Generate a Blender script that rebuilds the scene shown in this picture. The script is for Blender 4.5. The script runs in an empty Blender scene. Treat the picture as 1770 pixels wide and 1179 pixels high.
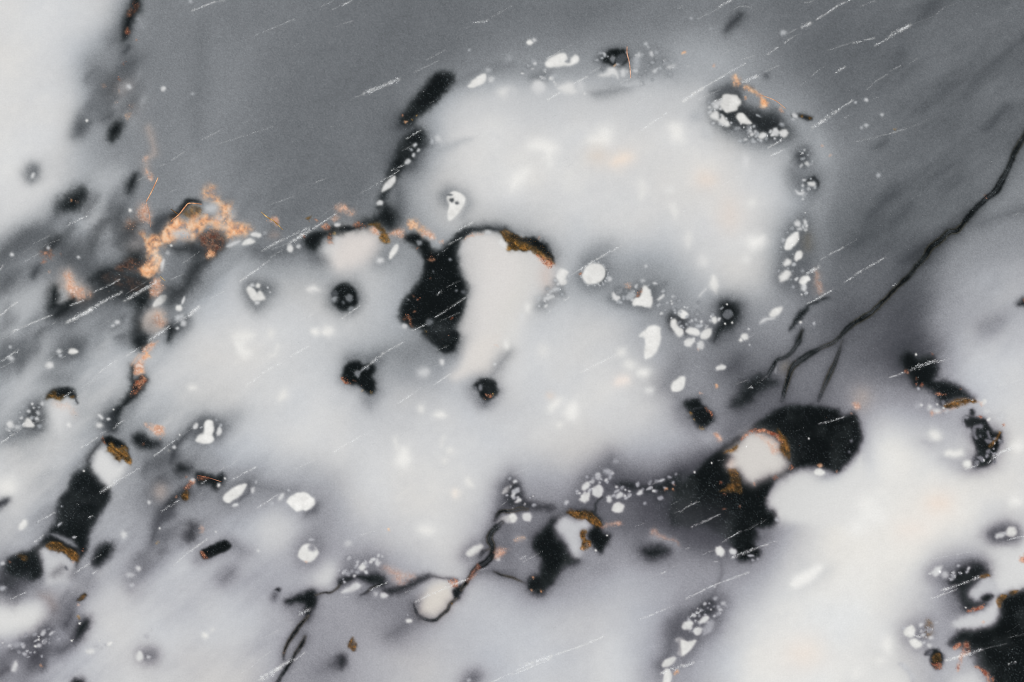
import bpy, math, random
import numpy as np

random.seed(7)
rng = np.random.default_rng(7)
sc = bpy.context.scene
col = sc.collection

# ---------------------------------------------------------------- camera
U = 1e-4                      # one pixel of the photograph is 0.1 mm on the stone
W_PX, H_PX = 1770.0, 1179.0
DIST = 0.62
cam_data = bpy.data.cameras.new('camera')
cam = bpy.data.objects.new('camera', cam_data)
col.objects.link(cam)
cam.location = (0.0, 0.0, DIST)
cam.rotation_euler = (0.0, 0.0, 0.0)
cam_data.sensor_fit = 'HORIZONTAL'
cam_data.sensor_width = 36.0
cam_data.lens = 36.0 * DIST / (W_PX * U)
cam_data.clip_start = 0.01
cam_data.clip_end = 50.0
sc.camera = cam

# ---------------------------------------------------------------- world, lamps, exposure
world = bpy.data.worlds.new('World')
sc.world = world
world.use_nodes = True
world.node_tree.nodes['Background'].inputs['Color'].default_value = (0.9, 0.95, 1.0, 1)
world.node_tree.nodes['Background'].inputs['Strength'].default_value = 0.02

def softbox(name, loc, size, power, colour):
    ld = bpy.data.lights.new(name, 'AREA')
    ld.shape = 'RECTANGLE'
    ld.size, ld.size_y = size
    ld.energy = power
    ld.color = colour
    o = bpy.data.objects.new(name, ld)
    col.objects.link(o)
    o.location = loc
    d = -np.array(loc)
    o.rotation_euler = (math.acos(-d[2] / np.linalg.norm(d)), 0, math.atan2(d[1], d[0]) - math.pi / 2)
    return o

# two softboxes on either side of the copy stand, out of the mirror angle
POWER = 19.0
softbox('softbox', (-1.05, 0.25, 1.05), (0.7, 0.7), POWER, (1.0, 0.995, 0.99))
softbox('softbox', (1.05, -0.25, 1.05), (0.7, 0.7), POWER, (1.0, 0.995, 0.99))

sc.view_settings.view_transform = 'Standard'
sc.view_settings.look = 'None'
sc.cycles.filter_width = 1.1
sc.view_settings.exposure = 0.0
sc.view_settings.gamma = 1.0

# ---------------------------------------------------------------- grid of the polished face
STEP = 1.5
core_x = np.arange(-12, W_PX + 12.01, STEP)
core_y = np.arange(-12, H_PX + 12.01, STEP)
out = np.cumsum(np.linspace(2.5, 14, 44))
XS = np.concatenate([core_x[0] - out[::-1], core_x, core_x[-1] + out]).astype(np.float32)
YS = np.concatenate([core_y[0] - out[::-1], core_y, core_y[-1] + out]).astype(np.float32)
NX, NY = len(XS), len(YS)

def lattice_noise(x, y, scale, seed):
    """smooth value noise sampled at points x, y"""
    r = np.random.default_rng(seed)
    n = 256
    t = r.random((n, n)).astype(np.float32)
    fx, fy = x / scale + 1000.37, y / scale + 1000.71
    ix, iy = np.floor(fx).astype(np.int64), np.floor(fy).astype(np.int64)
    u, v = (fx - ix), (fy - iy)
    u = u * u * (3 - 2 * u)
    v = v * v * (3 - 2 * v)
    a = t[iy % n, ix % n]; b = t[iy % n, (ix + 1) % n]
    c = t[(iy + 1) % n, ix % n]; d = t[(iy + 1) % n, (ix + 1) % n]
    return ((a * (1 - u) + b * u) * (1 - v) + (c * (1 - u) + d * u) * v) * 2 - 1

def fbm(x, y, scale, seed, octs=3):
    s = 0.0; a = 1.0; tot = 0.0
    for i in range(octs):
        s = s + a * lattice_noise(x, y, scale / 2 ** i, seed + i * 17)
        tot += a; a *= 0.55
    return s / tot

GX, GY = np.meshgrid(XS, YS)
WX = GX + 3.2 * fbm(GX, GY, 26, 11) + 0.9 * lattice_noise(GX, GY, 6, 12)
WY = GY + 3.2 * fbm(GX, GY, 26, 21) + 0.9 * lattice_noise(GX, GY, 6, 22)
FINE = 0.55 * lattice_noise(GX, GY, 4.5, 31) + 0.45 * lattice_noise(GX, GY, 2.6, 32)
MED = fbm(GX, GY, 14, 41)
MEDF = fbm(GX, GY, 7, 43, 2)

def tint(v):
    """sRGB colour of the stone of grey value v: slate middle tones, slightly warm whites"""
    v = np.asarray(v, dtype=np.float32)
    m = np.clip((v - 12) / 50, 0, 1) * np.clip((216 - v) / 50, 0, 1)
    w = np.clip((v - 204) / 14, 0, 1)
    k = np.clip((50 - v) / 30, 0, 1)
    return np.stack([v - 3.4 * m + 1.0 * w - 2.5 * k, v + 0.2 * m + 0.4 * w + 1.0 * k, v + 4.4 * m - 2.0 * w + 2.0 * k], -1)

# ---------------------------------------------------------------- overall tone of the stone, four by four samples per 295 px square
BASE_TILES = {
(0,0): [208,202,188,116, 207,195,125,118, 207,203,135,118, 208,192,130,125],
(1,0): [115,112,108,105, 120,118,106,102, 125,118,105,102, 135,112,102,101],
(2,0): [100,99,100,101, 100,99,102,122, 102,105,182,207, 103,95,195,210],
(3,0): [103,103,106,110, 134,138,136,150, 196,200,198,197, 205,208,207,205],
(4,0): [118,108,98,92, 176,142,104,92, 182,130,140,100, 209,188,166,126],
(5,0): [92,90,92,92, 92,92,92,94, 100,92,92,98, 105,95,92,100],
(0,1): [205,172,160,118, 150,150,165,122, 125,112,98,112, 168,115,140,105],
(1,1): [125,118,106,101, 122,125,112,108, 118,188,165,168, 185,200,200,198],
(2,1): [97,150,195,205, 130,130,172,165, 185,160,60,205, 190,160,60,213],
(3,1): [208,207,203,203, 180,195,197,196, 205,165,138,142, 195,195,185,145],
(4,1): [208,205,188,115, 202,207,150,95, 188,200,140,92, 135,135,130,85],
(5,1): [95,90,88,114, 88,86,106,128, 92,85,148,168, 92,78,157,168],
(0,2): [165,135,180,190, 160,170,172,182, 187,187,125,150, 200,155,145,138],
(1,2): [200,205,203,195, 192,195,203,203, 155,182,198,202, 120,130,155,150],
(2,2): [170,162,155,208, 187,187,196,192, 203,203,203,201, 203,205,205,195],
(3,2): [203,203,197,165, 200,204,204,187, 198,197,180,170, 145,152,95,78],
(4,2): [120,100,110,105, 135,88,95,105, 145,110,60,40, 30,30,120,205],
(5,2): [82,72,185,195, 160,152,175,202, 213,212,185,203, 216,217,216,210],
(0,3): [168,110,160,150, 130,165,168,165, 205,155,195,195, 145,172,195,200],
(1,3): [165,180,190,150, 185,168,165,175, 190,195,170,150, 193,190,160,142],
(2,3): [180,198,203,155, 135,162,190,165, 150,142,175,190, 162,180,186,182],
(3,3): [95,120,115,110, 130,142,170,160, 183,186,186,165, 198,190,203,150],
(4,3): [70,60,170,217, 145,150,205,217, 135,195,217,219, 170,215,220,219],
(5,3): [219,220,212,190, 219,205,130,205, 217,182,140,130, 212,178,150,80],
}
def make_base():
    g = np.zeros((16, 24), np.float32)
    for (c, r), vals in BASE_TILES.items():
        g[r*4:r*4+4, c*4:c*4+4] = np.array(vals, np.float32).reshape(4, 4)
    def cub(pos, n):
        p = np.clip(pos, -0.5, n - 0.5)
        i = np.floor(p).astype(int); t = p - i
        idx = [np.clip(i + k, 0, n - 1) for k in (-1, 0, 1, 2)]
        # cubic B-spline mixed with Catmull-Rom: smooth, little overshoot
        b = [(1-t)**3/6, (3*t**3-6*t*t+4)/6, (-3*t**3+3*t*t+3*t+1)/6, t**3/6]
        q = [(-t+2*t*t-t**3)/2, (2-5*t*t+3*t**3)/2, (t+4*t*t-3*t**3)/2, (t**3-t*t)/2]
        m = np.zeros((len(pos), n), np.float32)
        for k in range(4):
            np.add.at(m, (np.arange(len(pos)), idx[k]), 0.35*b[k] + 0.65*q[k])
        return m
    cx = XS / 73.75 - 0.5
    cy = YS / 73.69 - 0.5
    return cub(cy, 16) @ g @ cub(cx, 24).T

L0 = make_base()
# slow drift of tone along the grain of the stone (it runs up to the right)
ca, sa = math.cos(math.radians(-38)), math.sin(math.radians(-38))
GA, GB = GX * ca + GY * sa, -GX * sa + GY * ca
L0 = L0 + 4.0 * fbm(GA * 0.35, GB, 40, 51) + 2.0 * fbm(GX, GY, 18, 52)
# smoky streaks along the grain in the left and right thirds of the slab
streak = fbm(GA * 0.28, GB, 30, 53, 4)
msk = np.clip((620 - GX) / 300, 0, 1) * np.clip((GY - 240) / 160, 0, 1) + 0.45 * np.clip((GX - 1430) / 120, 0, 1) * np.clip((760 - GY) / 150, 0, 1)
msk = msk * np.clip((203 - L0) / 40, 0.12, 1)
L0 = L0 + msk * streak * 34 - msk * np.clip(streak - 0.15, 0, 1) * 10
L0 = L0 + 8 * np.clip((L0 - 70) / 20, 0, 1) * np.clip((150 - L0) / 25, 0, 1)
L0 = L0 + 1.6 * fbm(GX, GY, 11, 54)
RGB = tint(L0)
WARM = fbm(GX, GY, 150, 61)                  # warm and cool clouds in the milky stone
RGB += (WARM * np.clip((L0 - 140) / 50, 0, 1))[..., None] * np.array([3.5, 0.5, -3.5], np.float32)
H = np.zeros((NY, NX), np.float32)           # relief in pixels
LAB = np.zeros((NY, NX), np.int32)           # which inlaid piece a grid point belongs to
PIECES = []                                  # (name, label) of pieces 1..n
FLAKES = {}                                  # piece id -> loose crust grains

# ---------------------------------------------------------------- drawing on the face
OX = OY = 0.0
Z = 3.9966
def t(c, r):
    global OX, OY
    OX = 295.0 * c
    OY = 295.0 * r if r < 3 else 884.0

def to_px(p):
    p = np.array(p, np.float32)
    return p / Z + np.array([OX, OY], np.float32)

def smooth_closed(p, n=5):
    a, b, c, d = np.roll(p, 1, 0), p, np.roll(p, -1, 0), np.roll(p, -2, 0)
    res = []
    for i in range(n):
        s = i / n
        res.append(0.5 * ((2*b) + (-a+c)*s + (2*a-5*b+4*c-d)*s*s + (-a+3*b-3*c+d)*s**3))
    return np.stack(res, 1).reshape(-1, 2)

def smooth_open(p, n=6):
    q = np.vstack([2*p[0]-p[1], p, 2*p[-1]-p[-2]])
    res = []
    for k in range(len(p) - 1):
        a, b, c, d = q[k], q[k+1], q[k+2], q[k+3]
        for i in range(n):
            s = i / n
            res.append(0.5 * ((2*b) + (-a+c)*s + (2*a-5*b+4*c-d)*s*s + (-a+3*b-3*c+d)*s**3))
    res.append(p[-1])
    return np.array(res)

def window(p, pad):
    i0 = max(np.searchsorted(XS, p[:, 0].min() - pad) - 1, 0); i1 = min(np.searchsorted(XS, p[:, 0].max() + pad) + 1, NX)
    j0 = max(np.searchsorted(YS, p[:, 1].min() - pad) - 1, 0); j1 = min(np.searchsorted(YS, p[:, 1].max() + pad) + 1, NY)
    return slice(j0, j1), slice(i0, i1)

def seg_dist2(x, y, p, q):
    best = np.full(x.shape, 1e12, np.float32)
    for (x0, y0), (x1, y1) in zip(p, q):
        dx, dy = x1 - x0, y1 - y0
        l2 = dx*dx + dy*dy
        if l2 < 1e-9: continue
        s = np.clip(((x-x0)*dx + (y-y0)*dy) / l2, 0, 1)
        np.minimum(best, (x-x0-s*dx)**2 + (y-y0-s*dy)**2, out=best)
    return best

def inside(x, y, p, q):
    c = np.zeros(x.shape, bool)
    for (x0, y0), (x1, y1) in zip(p, q):
        if y0 == y1: continue
        k = ((y0 > y) != (y1 > y)) & (x < (x1 - x0) * (y - y0) / (y1 - y0) + x0)
        c ^= k
    return c

def cover(p, soft, warp=1.0):
    """soft coverage of the closed outline p"""
    win = window(p, soft * 3 + 6)
    x = GX[win] + (WX[win] - GX[win]) * warp
    y = GY[win] + (WY[win] - GY[win]) * warp
    q = np.roll(p, -1, 0)
    d = np.sqrt(seg_dist2(x, y, p, q))
    d = np.where(inside(x, y, p, q), d, -d)
    s = max(soft * 0.70, 0.35)
    m = 1.0 / (1.0 + np.exp(-np.clip(d / s, -12, 12)))
    return win, m / max(m.max(), 0.45)

def rgb_of(v):
    return tint(v) if np.isscalar(v) else np.array(v, np.float32)

def blend(win, a, c):
    RGB[win] = RGB[win] * (1 - a[..., None]) + c * a[..., None]

def piece(win, mask, name, label=None):
    if not mask.any(): return 0
    PIECES.append((name, label))
    LAB[win][mask] = len(PIECES)
    return len(PIECES)

def ell(cx, cy, rx, ry, rot):
    a = np.arange(14) * 2 * math.pi / 14
    c, s = math.cos(math.radians(rot)), math.sin(math.radians(rot))
    return [(cx + rx*math.cos(k)*c - ry*math.sin(k)*s, cy + rx*math.cos(k)*s + ry*math.sin(k)*c) for k in a]

def d(v, soft, pts, a=1.0, name=None, label=None, warp=1.0, h=0.0):
    """a soft-edged body of stone"""
    p = smooth_closed(to_px(pts))
    dark = np.isscalar(v) and v < 60
    win, m = cover(p, soft / Z, warp * (1.2 if dark else 1.0))
    if dark:                                  # black stone ends in a gritty, smoky edge
        m = np.clip(m + m * (1 - m) * (0.4 * FINE[win] + 0.5 * MED[win]), 0, 1)
    c = rgb_of(v)
    blend(win, m * a, c)
    if h: H[win] += m * h
    if name: return piece(win, m > 0.5, name, label)
def e(v, soft, cx, cy, rx, ry=None, rot=0, a=1.0, name=None):
    d(v, soft, ell(cx, cy, rx, ry or rx, rot), a, name)
def g(v, soft, pts, a=1.0):                   # a pale blotch deep in the milky stone
    d(v - 1 if np.isscalar(v) else v, soft * 0.9, pts, a, 'pale_blotch')
def ge(v, soft, cx, cy, rx, ry=None, rot=0, a=1.0):
    d(v - 1 if np.isscalar(v) else v, soft * 0.9, ell(cx, cy, rx, ry or rx, rot), a, 'pale_blotch')

def k(v, soft, width, pts, a=1.0):
    """a soft streak"""
    p = smooth_open(to_px(pts))
    win = window(p, (width + soft * 3) / Z + 4)
    dd = np.sqrt(seg_dist2(WX[win], WY[win], p[:-1], p[1:]))
    m = 1.0 / (1.0 + np.exp(np.clip((dd - width / 2 / Z) / max(soft * 0.6 / Z, 0.35), -12, 12)))
    blend(win, m * a, rgb_of(v))

SMALL = 18.0
def bead_points(pts, v, soft, big):
    p = smooth_closed(to_px(pts))
    win, m = cover(p, soft / Z, 0.7)
    c = rgb_of(v)
    shade = np.clip(1 + 0.06 * MED[win] + 0.03 * FINE[win], 0, 1.1)[..., None]
    a = m * (0.97 if v >= 140 else 0.95)
    RGB[win] = RGB[win] * (1 - a[..., None]) + c * shade * a[..., None]
    H[win] += m * 0.5
    name = 'white_bead' if v >= 150 else 'grey_bead'
    if big: piece(win, m > 0.5, name)
    else: piece(win, m > 0.5, 'small_' + name)
def W(pts, v=224, soft=5):
    pp = np.array(pts); ext = pp.max(0) - pp.min(0)
    bead_points(pts, v, soft, max(ext) > 2 * SMALL)
def w(cx, cy, rx, ry=None, rot=0, v=222, soft=5):
    ry = ry or rx
    pts = ell(cx, cy, rx, ry, rot)
    j = 0.13
    pts = [(cx + (x-cx)*(1+random.uniform(-j, j)), cy + (y-cy)*(1+random.uniform(-j, j))) for x, y in pts]
    bead_points(pts, v, min(soft, min(rx, ry) * 0.45), max(rx, ry) > SMALL)

PAL = {
 'orange': [(208,142,104), (232,168,120), (238,184,142), (240,200,164), (240,208,178), (190,122,80)],
 'peach': [(214,168,142), (224,186,164), (200,146,118), (228,200,184), (186,130,104), (206,176,160)],
 'brown': [(104,74,34), (78,58,28), (128,90,44), (54,44,26), (92,74,28), (150,108,62), (44,36,26)],
 'red': [(198,128,98), (160,94,66), (216,156,122), (132,72,52), (182,124,90), (98,62,46)],
 'dred': [(142,90,68), (104,68,52), (184,120,90), (70,46,38), (40,34,32), (206,140,104)],
 'gold': [(200,160,96), (222,190,130), (168,124,60), (120,90,44)],
}
def flake_rec(x, y, size, length, ang, c):
    return (x, y, size, length, ang, c[0], c[1], c[2])

def R(pal, soft, pts, n, a=0.85, own=True):
    """a crust of rusty mineral: stained stone with loose grains on it"""
    p = smooth_closed(to_px(pts), 4)
    win, m = cover(p, soft * 0.75 / Z, 1.7)
    cols = np.array(PAL[pal], np.float32)
    cloud = pal in ('orange', 'peach')
    tex = np.clip(0.5 + 1.0 * MED[win] + (0.3 if cloud else 0.5) * FINE[win], 0, 0.999) * (min(4, len(cols)) - 1)
    ti = np.minimum(tex.astype(int), len(cols) - 2); tf = (tex - ti)[..., None]
    cc = cols[ti] * (1 - tf) + cols[ti + 1] * tf
    cc = cc * (1 + (0.05 if cloud else 0.14) * FINE[win])[..., None]
    if cloud:
        tex = np.clip(0.45 + 0.8 * MEDF[win] + 0.35 * FINE[win], 0, 0.999) * 3
        ti = np.minimum(tex.astype(int), 2); tf = (tex - ti)[..., None]
        cc = cols[ti] * (1 - tf) + cols[ti + 1] * tf
    elif pal == 'brown':                       # fibrous, banded crust
        band = lattice_noise((GX[win] * .8 + GY[win] * .6) * .3, -GX[win] * .6 + GY[win] * .8, 3.2, 79)
        cc = cc * (1 + 0.42 * band + 0.25 * MEDF[win])[..., None]
    if cloud: grit = np.clip(0.84 + 0.45 * FINE[win] + 0.7 * MED[win] + 0.7 * MEDF[win], 0.08, 1)
    else: grit = np.clip((0.8 if pal == 'brown' else 0.58) + 0.8 * FINE[win] + 0.7 * MED[win], 0, 1)
    mm = m * (grit * (1 - m * 0.3) + m * 0.3 * grit ** 0.5) * a
    if pal == 'brown': blend(win, m * 0.5 * a, np.array((80, 58, 30), np.float32))
    blend(win, mm, cc)
    H[win] += m * (0.2 + (0.12 if cloud else 0.3) * FINE[win])
    pid = piece(win, m > 0.5, 'rust_patch') if own else 0
    lo, hi = p.min(0), p.max(0)
    got = []
    tries = 0
    want = int(n * (0.35 if cloud else 0.5))
    while len(got) < want and tries < 12:
        q = rng.random((want * 3, 2)) * (hi - lo) * 1.1 + lo - (hi - lo) * 0.05
        jit = rng.normal(0, soft / Z * 0.35, q.shape)
        ok = inside(q[:, 0], q[:, 1], p, np.roll(p, -1, 0))
        got += list((q + jit)[ok]); tries += 1
    for x, y in got[:want]:
        c = cols[rng.integers(len(cols))] * rng.uniform(0.8, 1.05)
        if cloud: c = 0.5 * c + 0.5 * cols[:2].mean(0)
        s = rng.uniform(0.35, 1.0)
        wt = min(1.0, a + 0.1)
        c = c * wt + RGB[min(np.searchsorted(YS, y), NY - 1), min(np.searchsorted(XS, x), NX - 1)] * (1 - wt)
        FLAKES.setdefault(pid, []).append(flake_rec(x, y, s, s * rng.uniform(1, 2.2), rng.uniform(0, math.pi), c))
def rs(cx, cy, r, pal='red'):
    r *= 0.9
    j = lambda: random.uniform(0.45, 1.35)
    pts = [(cx + r*j()*math.cos(i*math.pi/4), cy + r*j()*math.sin(i*math.pi/4)) for i in range(8)]
    R(pal, max(4, r * 0.35), pts, max(5, int(r * r / 22)), 0.5 if pal == 'peach' else 0.72, r >= 15)

def C(pts, width, glob=False):
    """a dark healed crack with a fine pale ridge inside"""
    p = np.array(pts, np.float32) if glob else to_px(pts)
    p = smooth_open(p, 6)
    wd = width if glob else width / Z
    win = window(p, wd * 2 + 14)
    dd = np.sqrt(seg_dist2(WX[win]*0.5+GX[win]*0.5, WY[win]*0.5+GY[win]*0.5, p[:-1], p[1:]))
    de = np.minimum(np.hypot(GX[win]-p[0, 0], GY[win]-p[0, 1]), np.hypot(GX[win]-p[-1, 0], GY[win]-p[-1, 1]))
    wd = wd * 1.12
    loc = wd * (0.95 + 0.22 * MED[win] + 0.45 * lattice_noise(GX[win], GY[win], 45, 78)) * np.clip(de / 25 + 0.5, 0.5, 1)
    halo = 1.0 / (1.0 + np.exp(np.clip((dd - loc * 0.7) / 4.5, -12, 12)))
    blend(win, halo * 0.55, rgb_of(44))
    m = 1.0 / (1.0 + np.exp(np.clip((dd - loc * 0.5) / 0.8, -12, 12)))
    m = np.clip(m * (1 + 0.25 * FINE[win]), 0, 1) * np.clip(de / 25 + 0.55, 0.55, 1)
    blend(win, m * 0.97, rgb_of(14))
    rid = np.exp(-((dd - loc * 0.12) / 0.8) ** 2) * np.clip(0.35 + 1.1 * lattice_noise(GX[win], GY[win], 22, 77), 0, 0.8)
    blend(win, rid * 0.55, rgb_of(120))
    rid2 = np.exp(-((dd - loc * 0.42) / 0.9) ** 2) * np.clip(0.2 + 1.2 * lattice_noise(GX[win], GY[win], 30, 80), 0, 0.8)
    blend(win, rid2 * 0.45, np.array((122, 112, 88), np.float32))
    H[win] -= m * 0.1
    piece(win, m > 0.5, 'dark_crack')

NEEDLES = []
def N(pts, width, pal='gold', name='rust_needle'):
    NEEDLES.append((smooth_open(to_px(pts), 5), 0.62 * width / Z, PAL[pal], name))

SCRATCHES = []
def S(*args):
    """x0, y0, x1, y1, strength 1..4"""
    x0, y0, x1, y1 = args[:4]
    st = args[4] if len(args) > 4 else 2
    p = to_px([(x0, y0), (x1, y1)])
    SCRATCHES.append((p, st))
    # crushed stone along the scratch
    win = window(p, 8)
    dd = np.sqrt(seg_dist2(GX[win]*.6+WX[win]*.4, GY[win]*.6+WY[win]*.4, p[:1], p[1:]))
    m = np.exp(-(dd / {1: .9, 2: 1.1, 3: 1.5, 4: 2.6}[st]) ** 2) * np.clip(.55 + 1.2 * FINE[win] + .8 * MED[win], 0, 1)
    blend(win, m * {1: .10, 2: .20, 3: .38, 4: .52}[st], rgb_of(222))

def chain(pts, spread, n, lo=120, hi=205):
    """a string of little translucent beads in a dark seam"""
    p = smooth_open(to_px(pts), 6)
    for q in range(n):
        i = rng.integers(len(p))
        x, y = (p[i] + rng.normal(0, spread / Z * 0.5, 2) - np.array([OX, OY])) * Z
        r = float(rng.uniform(4, 11)) * (1.4 if rng.random() < .15 else 1)
        b = float(rng.uniform(lo, hi))
        here = float(RGB[min(np.searchsorted(YS, p[i, 1]), NY - 1), min(np.searchsorted(XS, p[i, 0]), NX - 1)].mean())
        if here > 165 and rng.random() < .6: continue
        b = min(max(b, here + 22), 215)
        if here < 145 and rng.random() < .5: e(min(92, here), r * 0.9, x, y, r * 1.9, r * 1.5, -35, .45)
        w(x, y, r * rng.uniform(1, 1.6), r, -35 + rng.normal(0, 20), b, 4)

def smudges(pts, n, lo, hi, rmin, rmax, a=.5, seed=1):
    """small smoky stains inside an outline, drawn out along the grain"""
    r0 = np.random.default_rng(seed)
    n = int(n * .6); rmin, rmax = rmin * 1.5, rmax * 1.5
    p = smooth_closed(to_px(pts)); q = np.roll(p, -1, 0)
    k0 = 0
    while k0 < n:
        c = r0.random(2) * (p.max(0) - p.min(0)) + p.min(0)
        if not inside(c[:1], c[1:], p, q)[0]: continue
        k0 += 1
        x, y = (c - np.array([OX, OY])) * Z
        r = r0.uniform(rmin, rmax)
        e(float(r0.uniform(lo - 18, hi - 8)), r * .95, x, y, r * r0.uniform(1.6, 3.4), r, -48 + r0.normal(0, 14), min(1, r0.uniform(.4, 1) * a * 0.95))
# ================================================================ top row of the face
t(0,0)
d(122,60,[(1080,300),(1250,250),(1330,700),(1300,1300),(1060,1300),(1040,800)],.5)
d(126,45,[(1470,500),(1560,420),(1600,700),(1560,1250),(1420,1300),(1400,900)],.45)
d(106,45,[(1340,250),(1420,200),(1430,600),(1380,1000),(1310,900),(1320,500)],.5)
d(130,40,[(1180,-40),(1300,-40),(1240,160),(1180,300),(1120,300)],.3)
d(118,30,[(880,300),(1000,260),(1040,500),(980,640),(900,520)],.4)
d(95,50,[(880,40),(800,150),(740,280),(770,330),(860,290)],.7)
d(22,20,[(915,-40),(890,60),(860,130),(845,220),(850,290),(890,260),(920,180),(945,110),(975,60),(970,-40)])
d(75,18,[(840,370),(880,310),(910,330),(870,380)])
d(102,30,[(590,760),(640,640),(740,560),(860,500),(900,520),(800,620),(680,700)],.7)
d(92,35,[(500,940),(540,840),(600,830),(600,900),(560,950)],.9)
d(128,40,[(600,520),(600,400),(700,380),(780,420),(700,500)],.7)
d(18,18,[(750,940),(770,870),(830,825),(850,850),(830,930),(780,980)])
d(95,30,[(180,1210),(200,1160),(240,1140),(265,1180),(250,1230)],.9)
k(150,10,12,[(960,140),(990,190)],.7)
k(150,14,14,[(965,340),(985,380),(960,420),(965,520),(920,590)],.6)
k((182,164,154),22,32,[(1020,880),(1050,960),(1060,1050),(1010,1110),(1010,1179)],.55)
d((150,140,136),40,[(780,600),(880,560),(940,640),(930,760),(840,760)],.5)
R('dred',8,[(880,100),(900,40),(930,5),(965,20),(940,90),(900,115)],40,.7)
rs(885,220,26,'red'); rs(943,275,10); rs(860,437,18); rs(720,595,15,'peach'); rs(820,540,14); rs(820,625,12,'peach'); rs(800,715,14,'peach'); rs(905,730,26,'peach'); rs(880,810,22,'orange'); rs(1000,1100,25,'peach')
smudges([(640,420),(880,280),(960,420),(940,640),(860,800),(700,860),(560,960),(500,900),(600,700)],46,70,120,10,26,.55,3)
smudges([(800,560),(960,420),(1000,700),(900,900),(820,760)],16,150,185,8,18,.5,4)
w(1130,612,15,15,0,205); w(603,832,8); w(890,595,17,17,0,190,9)
S(1105,1150,1140,1135,2)

t(1,0)
w(140,10,13,13,0,165); w(150,652,9,9,0,160)
S(145,75,300,15,3); S(300,15,375,5,2); S(555,255,860,130,2); S(840,325,915,290,1); S(1040,45,1125,5,2); S(1115,65,1179,35,2); S(1115,190,1179,175,1)
S(190,975,340,900,2); S(340,990,715,872,2); S(0,1110,90,1050,2); S(500,850,570,825,1); S(1090,880,1179,862,1)

t(2,0)
d(60,35,[(420,790),(380,850),(400,900),(470,900),(480,860)],.8)
d(112,25,[(780,550),(860,500),(1000,440),(1179,420),(1179,470),(1060,500),(1000,480),(900,540),(830,580)],.6)
d(165,20,[(620,1040),(720,1000),(900,960),(760,1040),(660,1060)],.6)
d(66,40,[(600,980),(560,1080),(480,1179),(320,1200),(380,1050)],.8)
d(17,16,[(730,490),(660,500),(600,560),(520,650),(440,760),(410,820),(430,860),(490,860),(540,800),(640,730),(730,640),(775,570),(775,510)])
d(20,18,[(500,890),(450,940),(400,1000),(370,1100),(340,1179),(380,1190),(450,1140),(520,1060),(580,990),(580,920),(550,890)])
w(515,1003,16,12,-40,185); w(487,1033,10,10,0,150); w(537,1037,12,9,-40,185); w(503,1068,14,11,-45,190); w(460,1115,26,17,-45,195); w(672,962,20,20,0,190,9); w(625,980,12,20,0,165,8)
W([(870,600),(900,560),(960,520),(1000,515),(1000,560),(960,590),(900,610)],222); w(1015,488,16,16,0,170,7); w(1035,550,20,22,0,195,7); w(880,347,8,8,0,160)
ge(222,22,1135,640,55,34); e(150,18,1155,400,18)
rs(425,790,9,'red'); rs(450,840,12,'orange'); rs(490,830,8,'gold'); rs(515,800,6,'gold')
S(0,40,75,5,3); S(0,165,80,145,2); S(95,670,160,650,2); S(160,645,400,545,4); S(500,500,680,415,2); S(590,415,715,345,2); S(810,205,900,185,1); S(910,160,1010,145,3); S(1010,140,1179,40,2); S(320,125,360,110,1)
S(450,960,550,900,3); S(420,1040,500,1000,2); S(610,715,640,695,2); S(340,1179,440,1140,3)

t(3,0)
d(192,62,[(-260,720),(-60,620),(260,590),(700,600),(1100,570),(1420,640),(1420,820),(-200,820)],.65)
d(120,28,[(820,340),(1040,320),(1150,430),(1130,500),(960,520),(830,500)],.6)
d(105,28,[(130,530),(180,500),(260,490),(220,550),(160,560)],.7)
d(118,30,[(560,640),(700,610),(820,600),(700,650),(600,670)],.6)
d(82,22,[(600,410),(650,340),(760,325),(815,400),(780,465),(660,460)],.7)
d(15,8,[(620,410),(650,365),(700,345),(760,345),(790,370),(795,410),(770,440),(720,445),(660,435)])
chain([(560,350),(700,460),(860,480),(1000,430),(1130,440)],90,40)
chain([(120,460),(220,520),(330,600),(500,610)],70,26,150,215)
w(125,292,22,18); w(160,275,12,12,0,195)
W([(230,440),(250,410),(300,380),(340,365),(375,375),(385,400),(370,425),(400,430),(410,400),(440,382),(465,400),(455,430),(410,450),(350,455),(290,465),(240,465)],220,6)
ge(205,14,180,600,44); g(212,14,[(320,600),(370,570),(420,575),(440,620),(430,645),(380,640),(330,620)]); ge(195,14,475,600,25,35); e(165,14,300,530,25,20); ge(190,20,0,640,30,35)
w(697,408,16,20,0,110); W([(720,400),(750,370),(780,375),(795,400),(760,440),(725,430)],72)
W([(600,520),(650,500),(670,465),(710,460),(735,500),(735,545),(710,520),(660,530)],208,9); w(770,500,20,28,0,195,8); w(870,390,15,22,30,190,7); w(862,440,25,48,0,160,12); w(855,490,14,12,0,185); w(925,305,12,12,0,175); w(940,325,10,8,0,165); w(965,370,12,20,0,190,6); w(1000,360,12,12,0,155); w(985,490,15,12,0,185,7); w(1020,470,10,10,0,165); w(1090,460,20,14,-20,200,7); w(1115,450,16,14,0,195,7)
g(180,14,[(760,590),(840,570),(880,580),(860,595)]); k(150,8,8,[(250,490),(220,540),(200,560)],.7)
g(226,32,[(120,990),(200,960),(280,980),(310,1030),(280,1080),(260,1140),(220,1060),(130,1030)]); g(226,38,[(530,970),(580,920),(640,890),(680,920),(670,990),(580,1000)]); e((214,200,186),50,590,1080,60,50,0,.5); g((226,214,203),38,[(690,1120),(750,1060),(820,1070),(800,1110),(720,1150)]); g(224,30,[(1090,880),(1150,860),(1179,900),(1179,970),(1100,960)])
rs(718,440,8,'orange')
N([(795,320),(795,370),(808,420),(815,470),(820,540)],13,'peach')
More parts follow.
